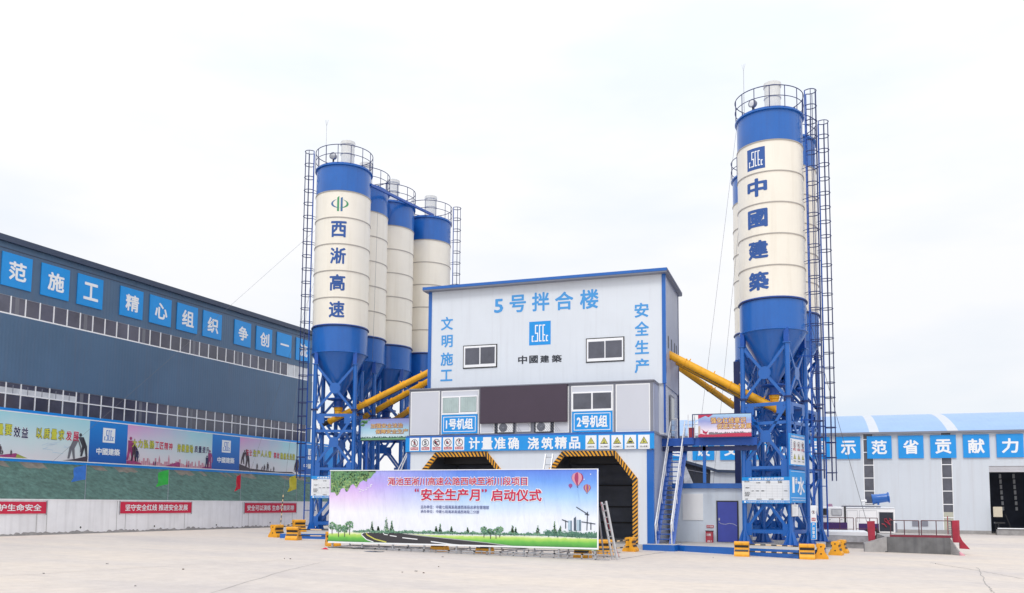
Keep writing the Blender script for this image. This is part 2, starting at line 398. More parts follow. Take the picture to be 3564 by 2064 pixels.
def gline(pp, wd, jit=.04, n=14):
    P = [gp(D(*p)) for p in pp]; o = []
    for a, b_ in zip(P[:-1], P[1:]):
        for i in range(n): 
            q = a.lerp(b_, i/n); o.append(V((q.x+random.uniform(-jit, jit), q.y+random.uniform(-jit, jit), zg(q.x, q.y)+.006)))
    o.append(V((P[-1].x, P[-1].y, zg(P[-1].x, P[-1].y)+.006))); crack(o, wd)
gline([(2290, 1385), (2412, 1405), (2519, 1425)], .03)
gline([(2405, 1397), (2430, 1440), (2445, 1459)], .02)
gline([(0, 1418), (520, 1388), (760, 1376)], .018, .02)
gline([(520, 1459), (700, 1405), (800, 1382)], .014, .02)
gline([(1480, 1395), (1900, 1400), (2200, 1408)], .014, .02)
gline([(1530, 1375), (1640, 1358)], .05, .02)
tag(mb.build('ground_joints'), 'thin dark joints and cracks in the yard concrete', None, kind='structure')
SOILC = mat('chip_brown', (.12, .09, .07), .9)
PUD = mat('puddle_water', (.16, .16, .17), .12, var=.3, vs=3)
mb = MB(); a, b_ = gp(D(880, 1358)), gp(D(960, 1357)); c_ = (a+b_)/2
mb.add([(c_.x+(b_.x-a.x)/2*math.cos(i*.3307)*(1+.12*math.sin(3*i)), c_.y+.33*math.sin(i*.3307), zg(c_.x, c_.y)+.006) for i in range(19)], [tuple(range(19))], PUD)
tag(mb.build('puddle'), 'small dark puddle in front of the event banner', None, kind='structure')
mb = MB()
for i in range(14):
    q = gp(D(random.uniform(60, 2480), random.uniform(1365, 1450))); r_ = random.uniform(.012, .035); mb.box((q.x-r_, q.y-r_*.6, zg(q.x, q.y)), (q.x+r_, q.y+r_*.6, zg(q.x, q.y)+.025), random.choice((JOINT, SOILC)))
tag(mb.build('debris'), 'tiny dark chips scattered over the yard concrete', None, kind='stuff')
# ================================================================== left hall, hoarding, slope, wall
HD = V((.063, .998, 0)).normalized(); HN = V((.998, -.063, 0)).normalized()
WP = PL((-32.1, 37.9, 0), HD, HN)             # retaining wall face
HP = WP.off(-3.3)                              # hoarding face
EP = WP.off(-4.6)                              # hall face
c1 = cr(0, 800, 2.29); c2 = cr(0, 1400, 2.1356)
U0, U1 = WP.uv(c2(0, 900))[0]-8, 20
wt = WP.uv(c2(1200, 735))[1]
wb = -.3
wall = thing('retaining_wall', 'long whitewashed concrete retaining wall below the green slope', 'wall', WP.P((U0+U1)/2, 0))
mb = MB().pbox(WP, U0, wb, U1, wt, -.35, 0, WALLC); mb.build('wall_face', wall)
mb = MB().pbox(WP, U0, wt, U1, wt+.05, -.38, .025, WALLC); mb.build('coping', wall)
for x in (270, 345, 865, 930, 1370, 1798, 1845, 2170):
    mb = MB(); u = WP.uv(c2(x, 900))[0]; mb.rect(WP, u-.012, wb, u+.012, wt-.35 if x in (270, 930, 1370, 1845, 2170) else wt, .005, CEM); mb.build('joint', wall)
for x, y in ((598, 930), (1147, 921), (1608, 912), (2007, 895)):
    mb = MB(); u, v = WP.uv(c2(x, y)); mb.ell(WP, u, v, .045, .05, .006, BLACK); mb.build('weep_hole', wall)
mb = MB(); pts = []; u = U0
while u < U1:
    zb = zg(WP.P(u, 0).x, 0); pts.append((u, zb+.05+.10*random.random()**2+.05*math.sin(u*1.3)**2)); u += .12
for (a, za), (b_, zb) in zip(pts[:-1], pts[1:]): mb.add([WP.P(a, wb, .007), WP.P(b_, wb, .007), WP.P(b_, zb, .007), WP.P(a, za, .007)], [(0, 1, 2, 3)], CEM)
mb.build('mortar_splash', wall)
# slope
hb = HP.uv(c2(1100, 492))[1]
n = 150; SO = [math.sin(i*.31)+.8*math.sin(i*.83+1)+random.uniform(-.8, .8) > .3 for i in range(n)]
mb = MB()
for i in range(n):
    for j in range(6):
        q = []
        for (a, k) in ((i, j), (i+1, j), (i+1, j+1), (i, j+1)):
            uu = U0+(U1-U0)*a/n; tt = k/6; rr = random.Random(a*31+k).uniform(-.05, .05) if 0 < k < 6 else 0
            q.append(WP.P(uu, wt-.02+(hb+.05-wt)*tt+rr, -.3-3.05*tt))
        mb.add(q, [(0, 1, 2, 3)], SOIL if j == 5 and SO[i] else NET)
tag(mb.build('slope', smooth=60), 'earth slope draped in dark green netting above the white wall', None, kind='structure')
# hoarding
ht = HP.uv(c2(1100, 160))[1]
hoard = thing('propaganda_hoarding', 'long blue framed hoarding of printed panels on the slope top', 'hoarding', HP.P((U0+U1)/2, hb))
mb = MB().pbox(HP, U0, hb, U1, ht, -.12, 0, HOARDB)
i0, i1 = HP.uv(c2(1100, 475))[1], HP.uv(c2(1100, 177))[1]
mb.build('frame', hoard)
for q0 in (i0, i1-.05): mb = MB(); mb.rect(HP, U0, q0, U1, q0+.05, .010, WHITE); mb.build('white_edge', hoard)
def hu(x, y=300): return HP.uv(c2(x, y))[0]
pans = [(hu(-900), hu(662), 'p1'), (hu(662), hu(945), 'logo'), (hu(945), hu(1578), 'p2'), (hu(1578), hu(1783), 'logo'), (hu(1783), hu(2222), 'p3'), (hu(2222), hu(2420), 'logo')]
vz = (0, 0, 1); hx = tuple(HD)
def uo(u): return HP.P(u, 0).dot(HD)-0
def logo_cscec(mb, pl, u0, v0, u1, v1, mback, mfront, h):
    mb.rect(pl, u0, v0, u1, v1, h, mback); w_, k = u1-u0, v1-v0; s_ = .05
    def st(x0, y0, x1, y1): mb.rect(pl, u0+x0*w_, v1-y1*k, u0+x1*w_, v1-y0*k, h+.004, mfront)
    def H(x0, x1, y): st(x0, y-s_/2, x1, y+s_/2)
    def Vt(x, y0, y1): st(x-s_/2, y0, x+s_/2, y1)
    h2 = s_/2
    def Cc(x0, x1, y0, y1, mid=None):
        H(x0, x1, y0); H(x0, x1, y1); Vt(x0+h2, y0+h2, y1-h2)
        if mid: H(x0+s_, x1, mid)
    H(.27, .42, .17); Vt(.27+h2, .17+h2, .50-h2); H(.27, .42, .50); Vt(.42-h2, .50+h2, .83-h2); H(.25, .42, .83)
    Cc(.46, .58, .17, .83); Cc(.62, .74, .17, .83, .58); Cc(.12, .21, .62, .83); Cc(.78, .88, .62, .83)
def person_print(mb, pl, u, v, ht_, m, lean=0, h=.012):
    k = ht_
    mb.ell(pl, u+lean*k*.9, v+k*.93, .07*k, .075*k, h, m, 12)
    mb.poly(pl, [(u-.14*k+lean*k*.8, v+.84*k), (u+.14*k+lean*k*.8, v+.84*k), (u+.13*k, v+.45*k), (u-.13*k, v+.45*k)], h, m)
    mb.poly(pl, [(u-.13*k, v+.47*k), (u+.13*k, v+.47*k), (u+.18*k, v), (u+.08*k, v), (u, v+.38*k), (u-.1*k, v), (u-.2*k, v)], h, m)
    mb.rline(pl, [(u+.12*k+lean*k*.8, v+.8*k), (u+.22*k+lean*k*.9, v+.5*k), (u+.2*k+lean*k, v+.3*k)], .06*k, h, m)
TEAL, PALE, LILAC = lin(176, 216, 226), lin(208, 218, 232), lin(206, 168, 214)
nlogo = 0
for (a, b_, k) in pans:
    v0, v1 = i0+.05, i1-.05; mb = MB(); L_ = b_-a
    if k == 'logo':
        bgm = grad('print_blue_%d' % nlogo, vz, [(0, (.012, .10, .42)), (1, (.012, .22, .66))], v0, v1-v0, noise=.15); nlogo += 1
        mb.rect(HP, a, v0, b_, v1, .006, bgm); H_ = v1-v0; cu = (a+b_)/2
        lw = L_*.32
        logo_cscec(mb, HP, cu-lw/2, v0+.5*H_, cu+lw/2, v0+.86*H_, LETW, SIGNB2, .010)
        mb.text(HP, '中國建築', cu-L_*.31, v0+.19*H_, cu+L_*.31, v0+.36*H_, LETW, .03, .010)
        mb.build('logo_panel', hoard); continue
    o = HP.P(a, 0).dot(HD)
    left = [(0, lin(222, 226, 236)), (.5, lin(206, 220, 234)), (1, lin(150, 208, 218))] if k == 'p1' else [(0, lin(226, 212, 218)), (.45, lin(214, 210, 222)), (1, lin(216, 150, 205))]
    right = [(0, lin(226, 222, 228)), (.5, lin(200, 224, 228)), (1, lin(160, 212, 226))]
    bgm = grad('print_'+k, vz, left, v0, v1-v0, noise=.35, ns=.9, side=(hx, o, L_*.75, right))
    mb.rect(HP, a, v0, b_, v1, .006, bgm); H_ = v1-v0
    def q(x, y): return a+x*L_, v0+y*H_
    def T(s, x0, y0, x1, y1, m, edge=None):
        for kk, ch in enumerate(s):
            n_ = len(s); g0, g1 = x0+(x1-x0)*kk/n_, x0+(x1-x0)*(kk+.88)/n_
            dy = -(y1-y0)*.0
            if edge: mb.text(HP, ch, *q(g0, y0), *q(g1, y1), edge, .07, .012)
            mb.text(HP, ch, *q(g0+.001, y0+.01), *q(g1-.001, y1-.01), m, .026, .016)
    rr = random.Random(len(k)+ord(k[1]))
    if k == 'p1':
        vis = hu(0)
        def xx(px): return (hu(px)-a)/L_
        T('向质量要', xx(-170), .47, xx(92), .73, LYEL, LNAVY); T('效益', xx(95), .44, xx(212), .70, LNAVY, LETW)
        T('以质量求', xx(262), .46, xx(482), .72, LYEL, LNAVY); T('发展', xx(485), .46, xx(590), .71, LRED, LETW)
        mb.poly(HP, [q(xx(-60), 0), q(xx(40), .06), q(xx(120), .10), q(xx(210), .0)], .012, MAGE)
        mb.poly(HP, [q(xx(120), 0), q(xx(130), .085), q(xx(212), .0)], .016, mat('print_olive', (.35, .38, .08), .5))
        for px, hh in ((-60, .22), (0, .22), (20, .1), (85, .12)): person_print(mb, HP, q(xx(px), .05)[0], v0+.05*H_, hh*H_, SILH, 0, .016)
        mb.poly(HP, [q(xx(470), 0), q(xx(560), .05), q(xx(655), .14), q(xx(655), 0)], .014, SILH)
        person_print(mb, HP, q(xx(535), 0)[0], v0+.05*H_, .55*H_, mat('print_grey_man', (.16, .16, .19), .5), .25, .018)
        person_print(mb, HP, q(xx(628), 0)[0], v0+.12*H_, .55*H_, mat('print_dark_man', (.05, .05, .065), .5), -.25, .018)
        for i in range(9):
            x, y = xx(rr.uniform(270, 480)), rr.uniform(.05, .4); mb.rline(HP, [q(x, y), q(x+rr.uniform(.02, .06), y+rr.uniform(-.1, .1))], .03, .010, mat('print_pale_steel', (.52, .65, .76), .5))
    if k == 'p2':
        T('大力弘扬', .05, .43, .30, .66, LYEL, LNAVY); T('工匠精神', .30, .43, .51, .65, LRED, LETW); T('持续推动', .56, .40, .76, .64, LYEL, LNAVY); T('质量提升', .77, .42, .97, .63, LNAVY, LETW)
        for i in range(46):
            x = i/46; hh = .04+.18*abs(math.sin(i*1.7)*math.sin(i*.53)); mb.rect(HP, *q(x, 0), *q(x+.02, hh), .009, PINKC)
            if i % 5 == 1: mb.poly(HP, [q(x, hh), q(x+.018, hh), q(x+.009, hh+.12)], .009, PINKC)
        mb.poly(HP, [q(0, 0), q(0, .09), q(.06, .11), q(.16, .04), q(.16, 0)], .013, MAGE)
        mb.poly(HP, [q(.42, 0), q(.5, .07), q(.58, .14), q(.60, .1), q(.6, 0)], .013, MAGE)
        mb.poly(HP, [q(.86, 0), q(.9, .05), q(1, .06), q(1, 0)], .013, MAGE)
        for x, y, hh, m_ in ((.035, .1, .6, MAGE), (.075, .08, .5, SILH), (.105, .08, .33, LNAVY), (.97, .03, .5, MAGE), (.935, .02, .35, LNAVY), (.29, 0, .12, MAGE), (.31, 0, .12, LNAVY), (.68, 0, .09, LRED), (.7, 0, .09, LNAVY)): person_print(mb, HP, *q(x, y), hh*H_, m_, 0, .018)
    if k == 'p3':
        T('安全', .10, .45, .20, .67, LRED, LETW); T('生产人人管', .21, .45, .52, .67, LYEL, LNAVY); T('事故', .55, .43, .66, .65, LRED, LETW); T('隐患处处防', .67, .43, .94, .65, LYEL, LNAVY)
        mb.poly(HP, [q(0, 0), q(0, .2), q(.17, .08), q(.6, .03), q(.88, .05), q(.94, 0)], .012, SILH)
        for x, y, hh, le in ((.05, .2, .42, .2), (.13, .1, .55, -.15), (.28, .05, .2, 0), (.36, .03, .14, .2), (.40, .03, .2, 0), (.455, .03, .28, 0), (.51, .03, .09, 0), (.56, .03, .16, 0), (.97, .05, .5, 0), (.94, .1, .33, .2)): person_print(mb, HP, *q(x, y), hh*H_, SILH, le, .018)
    mb.build('printed_panel', hoard)
# hall body
eave = EP.uv(c1(1000, 385))[1]
hu1 = EP.uv(c1(2490, 1130))[0]; hu0 = EP.uv(c1(0, 400))[0]-22
wtop = EP.uv(c1(1268, 815))[1]; wbot = EP.uv(c1(1268, 940))[1]
ltop = EP.uv(c1(870, 1330))[1]
hall = thing('factory_hall', 'long slate blue steel hall with two ribbons of white framed windows', 'building', EP.P((hu0+hu1)/2, 0))
mb = MB(); DP = 26
mb.pbox(EP, hu0, wtop, hu1, eave, -.12, 0, SLATE); mb.build('upper_wall', hall)
mb = MB(); mb.pbox(EP, hu0, ltop, hu1, wbot, -.12, .03, SLATE); mb.build('middle_wall', hall)
lbot = hb+.3
mb = MB(); mb.pbox(EP, hu0, -.3, hu1, lbot, -.12, 0, SLATE); mb.build('base_wall', hall)
mb = MB(); mb.pbox(EP, hu0-.2, eave-.02, hu1+.35, eave+.28, -.3, .22, SLATE2); mb.pbox(EP, hu0-.2, eave-.34, hu1+.3, eave-.30, 0, .02, SLATE2); mb.build('gutter', hall)
P_ = EP.P
for q0 in (hu1-.12, hu0): MB().pbox(EP, q0, -.3, q0+.12, eave, -DP, -.12, SLATE).build('end_wall', hall)
mb = MB(); mb.pbox(EP, hu0, -.3, hu1, eave, -DP, -DP+.12, SLATE); mb.build('back_wall', hall)
mb = MB(); rz = eave+.2
for a, b_ in ((.1, -DP/2), (-DP/2, -DP-.3)):
    za, zb = (rz, rz+1.1) if a > 0 else (rz+1.1, rz)
    mb.hexa([P_(hu0, za, a), P_(hu1+.3, za, a), P_(hu1+.3, zb, b_), P_(hu0, zb, b_), P_(hu0, za+.08, a), P_(hu1+.3, za+.08, a), P_(hu1+.3, zb+.08, b_), P_(hu0, zb+.08, b_)], SLATE2)
mb.build('roof', hall)
m0, m1 = EP.uv(c1(85, 600))[0], EP.uv(c1(2450, 1170))[0]; st_ = (m1-m0)/30
COLG = mat('column_behind_glass', (.17, .175, .21), .3)
def wbay(u, v0, v1, split, pm):
    fr = MB(); b = .03
    fr.pbox(EP, u-b, v0, u+b, v1, -.04, .02, WFRAME); fr.pbox(EP, u+b, v0, u+st_-b, v0+.07, -.04, .02, WFRAME)
    fr.pbox(EP, u+b, v1-.03, u+st_-b, v1, -.04, .0, GREYF)
    for z in split: fr.pbox(EP, u+b, z-.03, u+st_-b, z+.03, -.04, .02, WFRAME)
    o = fr.build('window', hall); ub = u+st_-b
    if split and pm is GLASSB: pn = MB().pbox(EP, u+b, v0+.07, ub, split[0]-.03, -.035, -.01, GLASSH); pn.pbox(EP, u+b, split[0]+.03, ub, v1-.03-(v1-split[0])*.4, -.035, -.01, GLASSB); pn.pbox(EP, u+b, v1-.03-(v1-split[0])*.4, ub, v1-.03, -.035, -.01, GLASSH); pn.pbox(EP, (u+ub)/2-.02, split[0]+.03, (u+ub)/2+.02, v1-.1, -.01, -.006, GREYF)
    else: pn = MB().pbox(EP, u+b, v0+.07, ub, v1-.03, -.035, -.01, pm)
    kk = round((u-m0)/st_)
    if kk % 5 == 0 and pm is GLASSH: pn.pbox(EP, u+.3*st_, v0+.08, u+.3*st_+.22, v1-.04, -.012, -.007, COLG)
    x = pn.build('pane'); x.parent = o
for i in range(-2, 30): wbay(m0+i*st_, wbot, wtop, [], GLASSH if i < 27 and i % 9 != 5 else (GLASSB if i >= 27 else GLASSH))
tr = EP.uv(c1(870, 1410))[1]
for i in range(-2, 30): wbay(m0+i*st_, lbot, ltop, [tr] + ([tr-.95] if i % 6 in (2, 3) else []), GLASSB if i in (-2, -1, 0, 1, 2, 3, 4) else GLASSH)
for q0, q1 in ((wbot, wtop), (lbot, ltop)):
    MB().pbox(EP, m1-.05, q0, m1+.05, q1, -.04, .02, WFRAME).build('window_jamb', hall); MB().pbox(EP, m1+.05, q0, hu1, q1, -.12, 0, SLATE).build('corner_wall', hall)
# letter panels on the hall
LP = [('范', 5, 250, 175, 490), ('施', 320, 548, 270, 572), ('工', 610, 815, 350, 637), ('精', 950, 1135, 450, 717), ('心', 1187, 1360, 520, 775), ('组', 1405, 1570, 583, 830), ('织', 1612, 1762, 645, 882), ('争', 1863, 1995, 718, 942), ('创', 2037, 2163, 768, 985), ('一', 2202, 2318, 820, 1027), ('流', 2355, 2465, 865, 1045)]
pos = ['first at the near end', 'second from the near end', 'third from the near end', 'fourth after a gap', 'fifth', 'sixth', 'seventh', 'eighth after a gap', 'ninth', 'tenth', 'last, beside the silo ladder']
vt = EP.uv(c1(1045, 450+20))[1]; vb_ = EP.uv(c1(1045, 700))[1]
PY = ['fan', 'shi', 'gong', 'jing', 'xin', 'zu', 'zhi', 'zheng', 'chuang', 'yi', 'liu']
for (ch, x0, x1, y0, y1), p_, py in zip(LP, pos, PY):
    a, b_ = EP.uv(c1(x0, (y0+y1)/2))[0], EP.uv(c1(x1, (y0+y1)/2))[0]; mb = MB().pbox(EP, a, vb_, b_, vt, .01, .06, SIGNB)
    cu, cv, s2 = (a+b_)/2+.04, (vb_+vt)/2, (b_-a)*.29
    mb.text(EP, ch, cu-s2, cv-s2, cu+s2, cv+s2, LETW, .028, .066)
    o = mb.build('letter_panel'); tag(o, 'blue square panel with white character %s (%s) on the slate hall, %s' % (ch, py, p_), 'letter sign', 'blue letter panels on the slate hall')
# red banners on the wall
for f, x0, y0, x1, y1, tx, ta, tb, lab in [(c2, -420, 738, 338, 830, '关爱生命 保护生命安全', -400, 302, 'red cloth banner on the white wall, cut by the photo edge, about protecting life'),
        (c2, 888, 742, 1418, 824, '坚守安全红线 推进安全发展', 925, 1390, 'red cloth banner with white slogan 坚守安全红线 on the white wall below the green flag'),
        (c2, 1813, 750, 2198, 821, '安全可以演练 生命不能彩排', 1832, 2180, 'red cloth banner with white slogan 安全可以演练 on the white wall nearest the silos')]:
    a, v0, b_, v1 = WP.box(f, x0, y0, x1, y1); vv1 = WP.uv(f(max(x0, 0), y0))[1]
    th_ = thing('red_banner', lab, 'banner', WP.P((a+b_)/2, v0), 'red slogan banners on the white wall')
    mb = MB().pbox(WP, a, v0, b_, v1, .03, .05, REDB)
    ua, ub = WP.uv(f(ta, (y0+y1)/2))[0], WP.uv(f(tb, (y0+y1)/2))[0]; hh = (v1-v0)
    mb.text(WP, tx, ua, v0+.22*hh, ub, v1-.2*hh, LETW, .02, .056); mb.build('cloth', th_)
    for q0 in (a-.03, b_): MB().pbox(WP, q0, v0-.06, q0+.03, v1+.05, .02, .06, STEEL).build('batten', th_)
# flags
for (xp, yt, yb, wpx, m_, lab) in [(643, 468, 720, 80, 0, 'blue pennant flag on a thin pole on the white wall'), (1256, 503, 725, 68, 1, 'green pennant flag on a thin pole on the white wall'), (1792, 535, 735, 32, 2, 'limp red pennant flag hanging from a thin pole on the white wall'), (2207, 540, 738, 48, 3, 'yellow pennant flag on a thin pole beside the silo ladder')]:
    fp = WP.off(-.18); u, v1 = fp.uv(c2(xp, yt)); v0 = wt; Lf = abs(fp.uv(c2(xp-wpx, yt+60))[0]-u); hf = (fp.uv(c2(xp, yt))[1]-fp.uv(c2(xp, yt+125))[1])
    t_ = thing('pennant_flag', lab, 'flag', fp.P(u, v0), 'pennant flags along the white wall')
    MB().tube([fp.P(u, v0-.1), fp.P(u, v1+.05)], .014, GREYF, 6).build('pole', t_)
    mb = MB(); n = 10; g = []
    for j in range(n+1):
        for i in range(n+1):
            s_, r_ = i/n, j/n
            g.append(fp.P(u-.01-1.3*Lf*s_*(1-.05*math.sin(3*r_)), v1-hf*r_*(.86-.05*s_)-.22*hf*s_**1.3, .06*s_*math.sin(7*s_+3*r_)+.03*math.sin(9*r_+2*s_)*s_))
    mb.add(g, [(j*(n+1)+i, j*(n+1)+i+1, (j+1)*(n+1)+i+1, (j+1)*(n+1)+i) for j in range(n) for i in range(n)], FLAGM[m_]); mb.build('cloth', t_, 70)
# ================================================================== mixing building
FY, UY, BY = 38.5, 39.8, 44.25
LX0, LX1, UX0, UX1 = -18.82, -6.58, -18.3, -6.27
c5 = cr(1400, 900, 2357/1050); a5 = cr(1400, 1480, 5.04); a6 = cr(1900, 1480, 5.04)
FP = PL((0, FY, 0), (1, 0, 0), (0, -1, 0)); UPn = PL((0, UY, 0), (1, 0, 0), (0, -1, 0))
bld = thing('mixing_plant', 'white and grey mixing tower with blue edges over two vehicle tunnels', 'building', (-12.5, 41, 0))
ZC0, ZC1, ZR = 4.93, 7.27, 12.52
# lower front wall with two tunnel mouths
def oct_(f, tl, tr, sh_r, cx=None):
    a, va = FP.uv(f(*tl)); b_, vb2 = FP.uv(f(*tr)); c_, vc = FP.uv(f(*sh_r)); vtp = (va+vb2)/2; e_ = c_-b_
    return dict(x0=a-e_, x1=a, x2=b_, x3=c_, vt=vtp, vs=vc)
o2 = oct_(a6, (290, 455), (1220, 450), (1612, 935)); 
o1 = oct_(a5, (590, 470), (1490, 468), (1490+392, 953))
TH = .235
zb0 = -.12
mb = MB(); ZB = 4.17
segs = []
def wallpoly(pts): mb.poly(FP, pts, 0, WALLW)
xs_ = [LX0, o1['x0'], o1['x3'], o2['x0'], o2['x3'], LX1]
for a, b_ in ((xs_[0], xs_[1]), (xs_[2], xs_[3]), (xs_[4], xs_[5])):
    if b_ > a: wallpoly([(a, zb0), (b_, zb0), (b_, ZC0), (a, ZC0)])
for o in (o1, o2):
    wallpoly([(o['x0'], o['vs']), (o['x1'], o['vt']), (o['x1'], ZC0), (o['x0'], ZC0)])
    wallpoly([(o['x1'], o['vt']), (o['x2'], o['vt']), (o['x2'], ZC0), (o['x1'], ZC0)])
    wallpoly([(o['x2'], o['vt']), (o['x3'], o['vs']), (o['x3'], ZC0), (o['x2'], ZC0)])
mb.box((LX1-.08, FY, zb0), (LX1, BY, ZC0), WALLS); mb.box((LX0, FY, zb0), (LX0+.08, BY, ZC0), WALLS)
mb.build('lower_wall', bld)
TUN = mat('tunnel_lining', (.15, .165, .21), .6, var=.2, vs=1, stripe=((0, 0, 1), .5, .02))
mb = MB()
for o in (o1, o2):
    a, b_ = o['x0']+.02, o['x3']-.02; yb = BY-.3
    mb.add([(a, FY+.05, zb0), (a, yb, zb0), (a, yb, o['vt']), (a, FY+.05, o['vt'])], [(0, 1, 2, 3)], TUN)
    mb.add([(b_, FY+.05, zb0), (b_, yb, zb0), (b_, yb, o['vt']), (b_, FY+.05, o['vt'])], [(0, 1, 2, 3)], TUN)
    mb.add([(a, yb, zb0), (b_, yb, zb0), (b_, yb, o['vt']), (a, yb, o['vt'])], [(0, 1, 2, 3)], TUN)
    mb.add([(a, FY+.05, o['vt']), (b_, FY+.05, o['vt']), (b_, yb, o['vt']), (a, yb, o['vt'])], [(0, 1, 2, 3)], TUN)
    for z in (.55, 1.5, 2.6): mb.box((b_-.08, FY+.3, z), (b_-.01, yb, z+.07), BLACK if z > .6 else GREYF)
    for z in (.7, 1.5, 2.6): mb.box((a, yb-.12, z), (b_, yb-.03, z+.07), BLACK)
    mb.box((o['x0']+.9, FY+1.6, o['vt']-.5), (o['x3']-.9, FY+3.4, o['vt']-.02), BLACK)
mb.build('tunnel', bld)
# hazard striped arches, each a part; stripes are real colour bands cut along the frame
def arch(o):
    mb = MB(); out_ = [(o['x0'], zb0), (o['x0'], o['vs']), (o['x1'], o['vt']), (o['x2'], o['vt']), (o['x3'], o['vs']), (o['x3'], zb0)]
    k = TH*math.tan(rad(22.5)); k2 = k
    inn = [(o['x0']+TH, zb0), (o['x0']+TH, o['vs']-k2*.8), (o['x1']+k2*.8, o['vt']-TH), (o['x2']-k2*.8, o['vt']-TH), (o['x3']-TH, o['vs']-k2*.8), (o['x3']-TH, zb0)]
    for i in range(5):
        A, B_, Ci, Di = V(out_[i]), V(out_[i+1]), V(inn[i+1]), V(inn[i]); Ls = (B_-A).length; n = max(3, round(Ls/.19)); sk = 1.0/n
        cuts = [j/n for j in range(n+1)]
        for j in range(n):
            for dk, m_ in ((0, YEL2), (.5, BLACK)):
                def e(t, base): return max(0, min(1, t))
                t0, t1 = (j+dk)/n, (j+dk+.5)/n; sh_ = .9/n if i in (0, 1, 2, 3, 4) else 0
                a0, a1 = max(0, t0), min(1, t1); b0, b1 = max(0, min(1, t0+sh_)), max(0, min(1, t1+sh_))
                p = [A.lerp(B_, a0), A.lerp(B_, a1), Di.lerp(Ci, b1), Di.lerp(Ci, b0)]
                mb.add([FP.P(q_[0], q_[1], .06) for q_ in p], [(0, 1, 2, 3)], m_)
        p0 = [A, A.lerp(B_, 0), Di.lerp(Ci, min(1, .9/n)), Di]
        mb.add([FP.P(q_[0], q_[1], .059) for q_ in p0], [(0, 1, 2, 3)], BLACK)
        mb.add([FP.P(A[0], A[1], 0), FP.P(B_[0], B_[1], 0), FP.P(B_[0], B_[1], .058), FP.P(A[0], A[1], .058)], [(0, 1, 2, 3)], YEL2)
        mb.add([FP.P(Di[0], Di[1], -.05), FP.P(Ci[0], Ci[1], -.05), FP.P(Ci[0], Ci[1], .058), FP.P(Di[0], Di[1], .058)], [(0, 1, 2, 3)], YEL2)
        mb.add([FP.P(q_[0], q_[1], .054) for q_ in (A, B_, Ci, Di)], [(0, 1, 2, 3)], YEL2)
    mb.build('arch_frame', bld)
arch(o1); arch(o2)
MB().box((LX1-.30, FY-.03, zb0), (LX1+.012, FY+.2, 4.14), BLUE).build('lower_post', bld); mb = MB(); mb.box((LX0-.01, FY-.03, zb0), (LX0+.16, FY+.2, 4.14), BLUE); mb.build('lower_post', bld)
# cabin
mb = MB().box((LX0+.04, FY+.02, ZC0), (LX1-.02, UY+2, ZC1-.002), GREYF)
mb.build('cabin', bld)
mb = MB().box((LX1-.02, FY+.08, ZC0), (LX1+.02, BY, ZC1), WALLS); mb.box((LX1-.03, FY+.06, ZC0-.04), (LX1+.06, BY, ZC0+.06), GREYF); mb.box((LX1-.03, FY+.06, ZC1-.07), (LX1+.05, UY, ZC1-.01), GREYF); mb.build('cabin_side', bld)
mb = MB().box((LX0-.02, FY-.06, ZC1-.001), (LX1+.06, UY-.002, ZC1+.05), GREYF); mb.build('cabin_roof', bld)
def panel(x0, y0, x1, y1):
    a, v0, b_, v1 = FP.box(c5, x0, y0, x1, y1); mb = MB().pbox(FP, a, v0, b_, v1, -.01, .012, WHITE)
    mb.rect(FP, a+.05, v0+.05, b_-.05, v1-.05, .018, PANEL); return mb.build('cabin_panel', bld)
for p in ((66, 1038, 292, 1378), (305, 1030, 600, 1372), (610, 1010, 722, 1366), (893, 1280, 1003, 1352), (1186, 1000, 1303, 1360), (1320, 990, 1650, 1358), (1668, 978, 1937, 1352)): panel(*p)
def window(pl, f, box, panes, pm, dark=True, nm='window'):
    a, v0, b_, v1 = pl.box(f, *box); mb = MB()
    if dark: mb.pbox(pl, a-.05, v0-.05, b_+.05, v1+.05, 0, .03, BLACK)
    mb.pbox(pl, a, v0, b_, v1, .0, .06, WFRAME); o = mb.build(nm, bld)
    for p in panes:
        x0, y0, x1, y1 = pl.box(f, *p); q = MB().pbox(pl, x0-.015, y0-.015, x1+.015, y1+.015, .055, .064, GREYF); q.pbox(pl, x0, y0, x1, y1, .05, .068, pm); q = q.build('pane'); q.parent = o; q.location = (0, 0, 0)
    return o
F2 = FP.off(.012)
window(F2, c5, (312, 1075, 592, 1218), [(322, 1090, 443, 1205), (460, 1083, 582, 1197)], GLASSG, False)
window(F2, c5, (1325, 1040, 1643, 1192), [(1340, 1056, 1477, 1176), (1493, 1050, 1632, 1170)], GLASSD, False)
# air conditioner niches
for p in ((722, 1283, 878, 1362), (1030, 1275, 1187, 1356)):
    a, v0, b_, v1 = FP.box(c5, *p); MB().pbox(FP, a, v0, b_, v1, 0, .008, DARK).build('niche', bld)
for p, lb in (((752, 1285, 868, 1358), 'white air conditioner under the dark screen, beside the 1号机组 sign'), ((1048, 1278, 1160, 1352), 'white air conditioner under the dark screen, nearer the 2号机组 sign')):
    a, v0, b_, v1 = FP.box(c5, *p); ac = thing('air_conditioner', lb, 'air conditioner', FP.P((a+b_)/2, v0), 'air conditioners under the screen')
    MB().pbox(FP, a, v0, b_, v1-.03, .012, .10, WHITE).build('casing', ac)
    mb = MB(); r_ = (v1-v0)*.52; uc, vc = a+(b_-a)*.36, (v0+v1)/2; mb.ell(FP, uc, vc, r_*.9, r_*.9, .106, GREYF)
    for rr_ in (.95, .75, .55, .35): mb.annul(FP, uc, vc, r_*rr_*.9, .018, .112, DARK)
    mb.build('fan_grille', ac)
    mb = MB(); n = 9
    for i in range(n+5):
        u_ = a-.1+i*.1; mb.rline(FP, [(u_, v0), (u_-.3, v1-.04)], .012, .125, GREYF)
    mb.build('guard_mesh', ac)
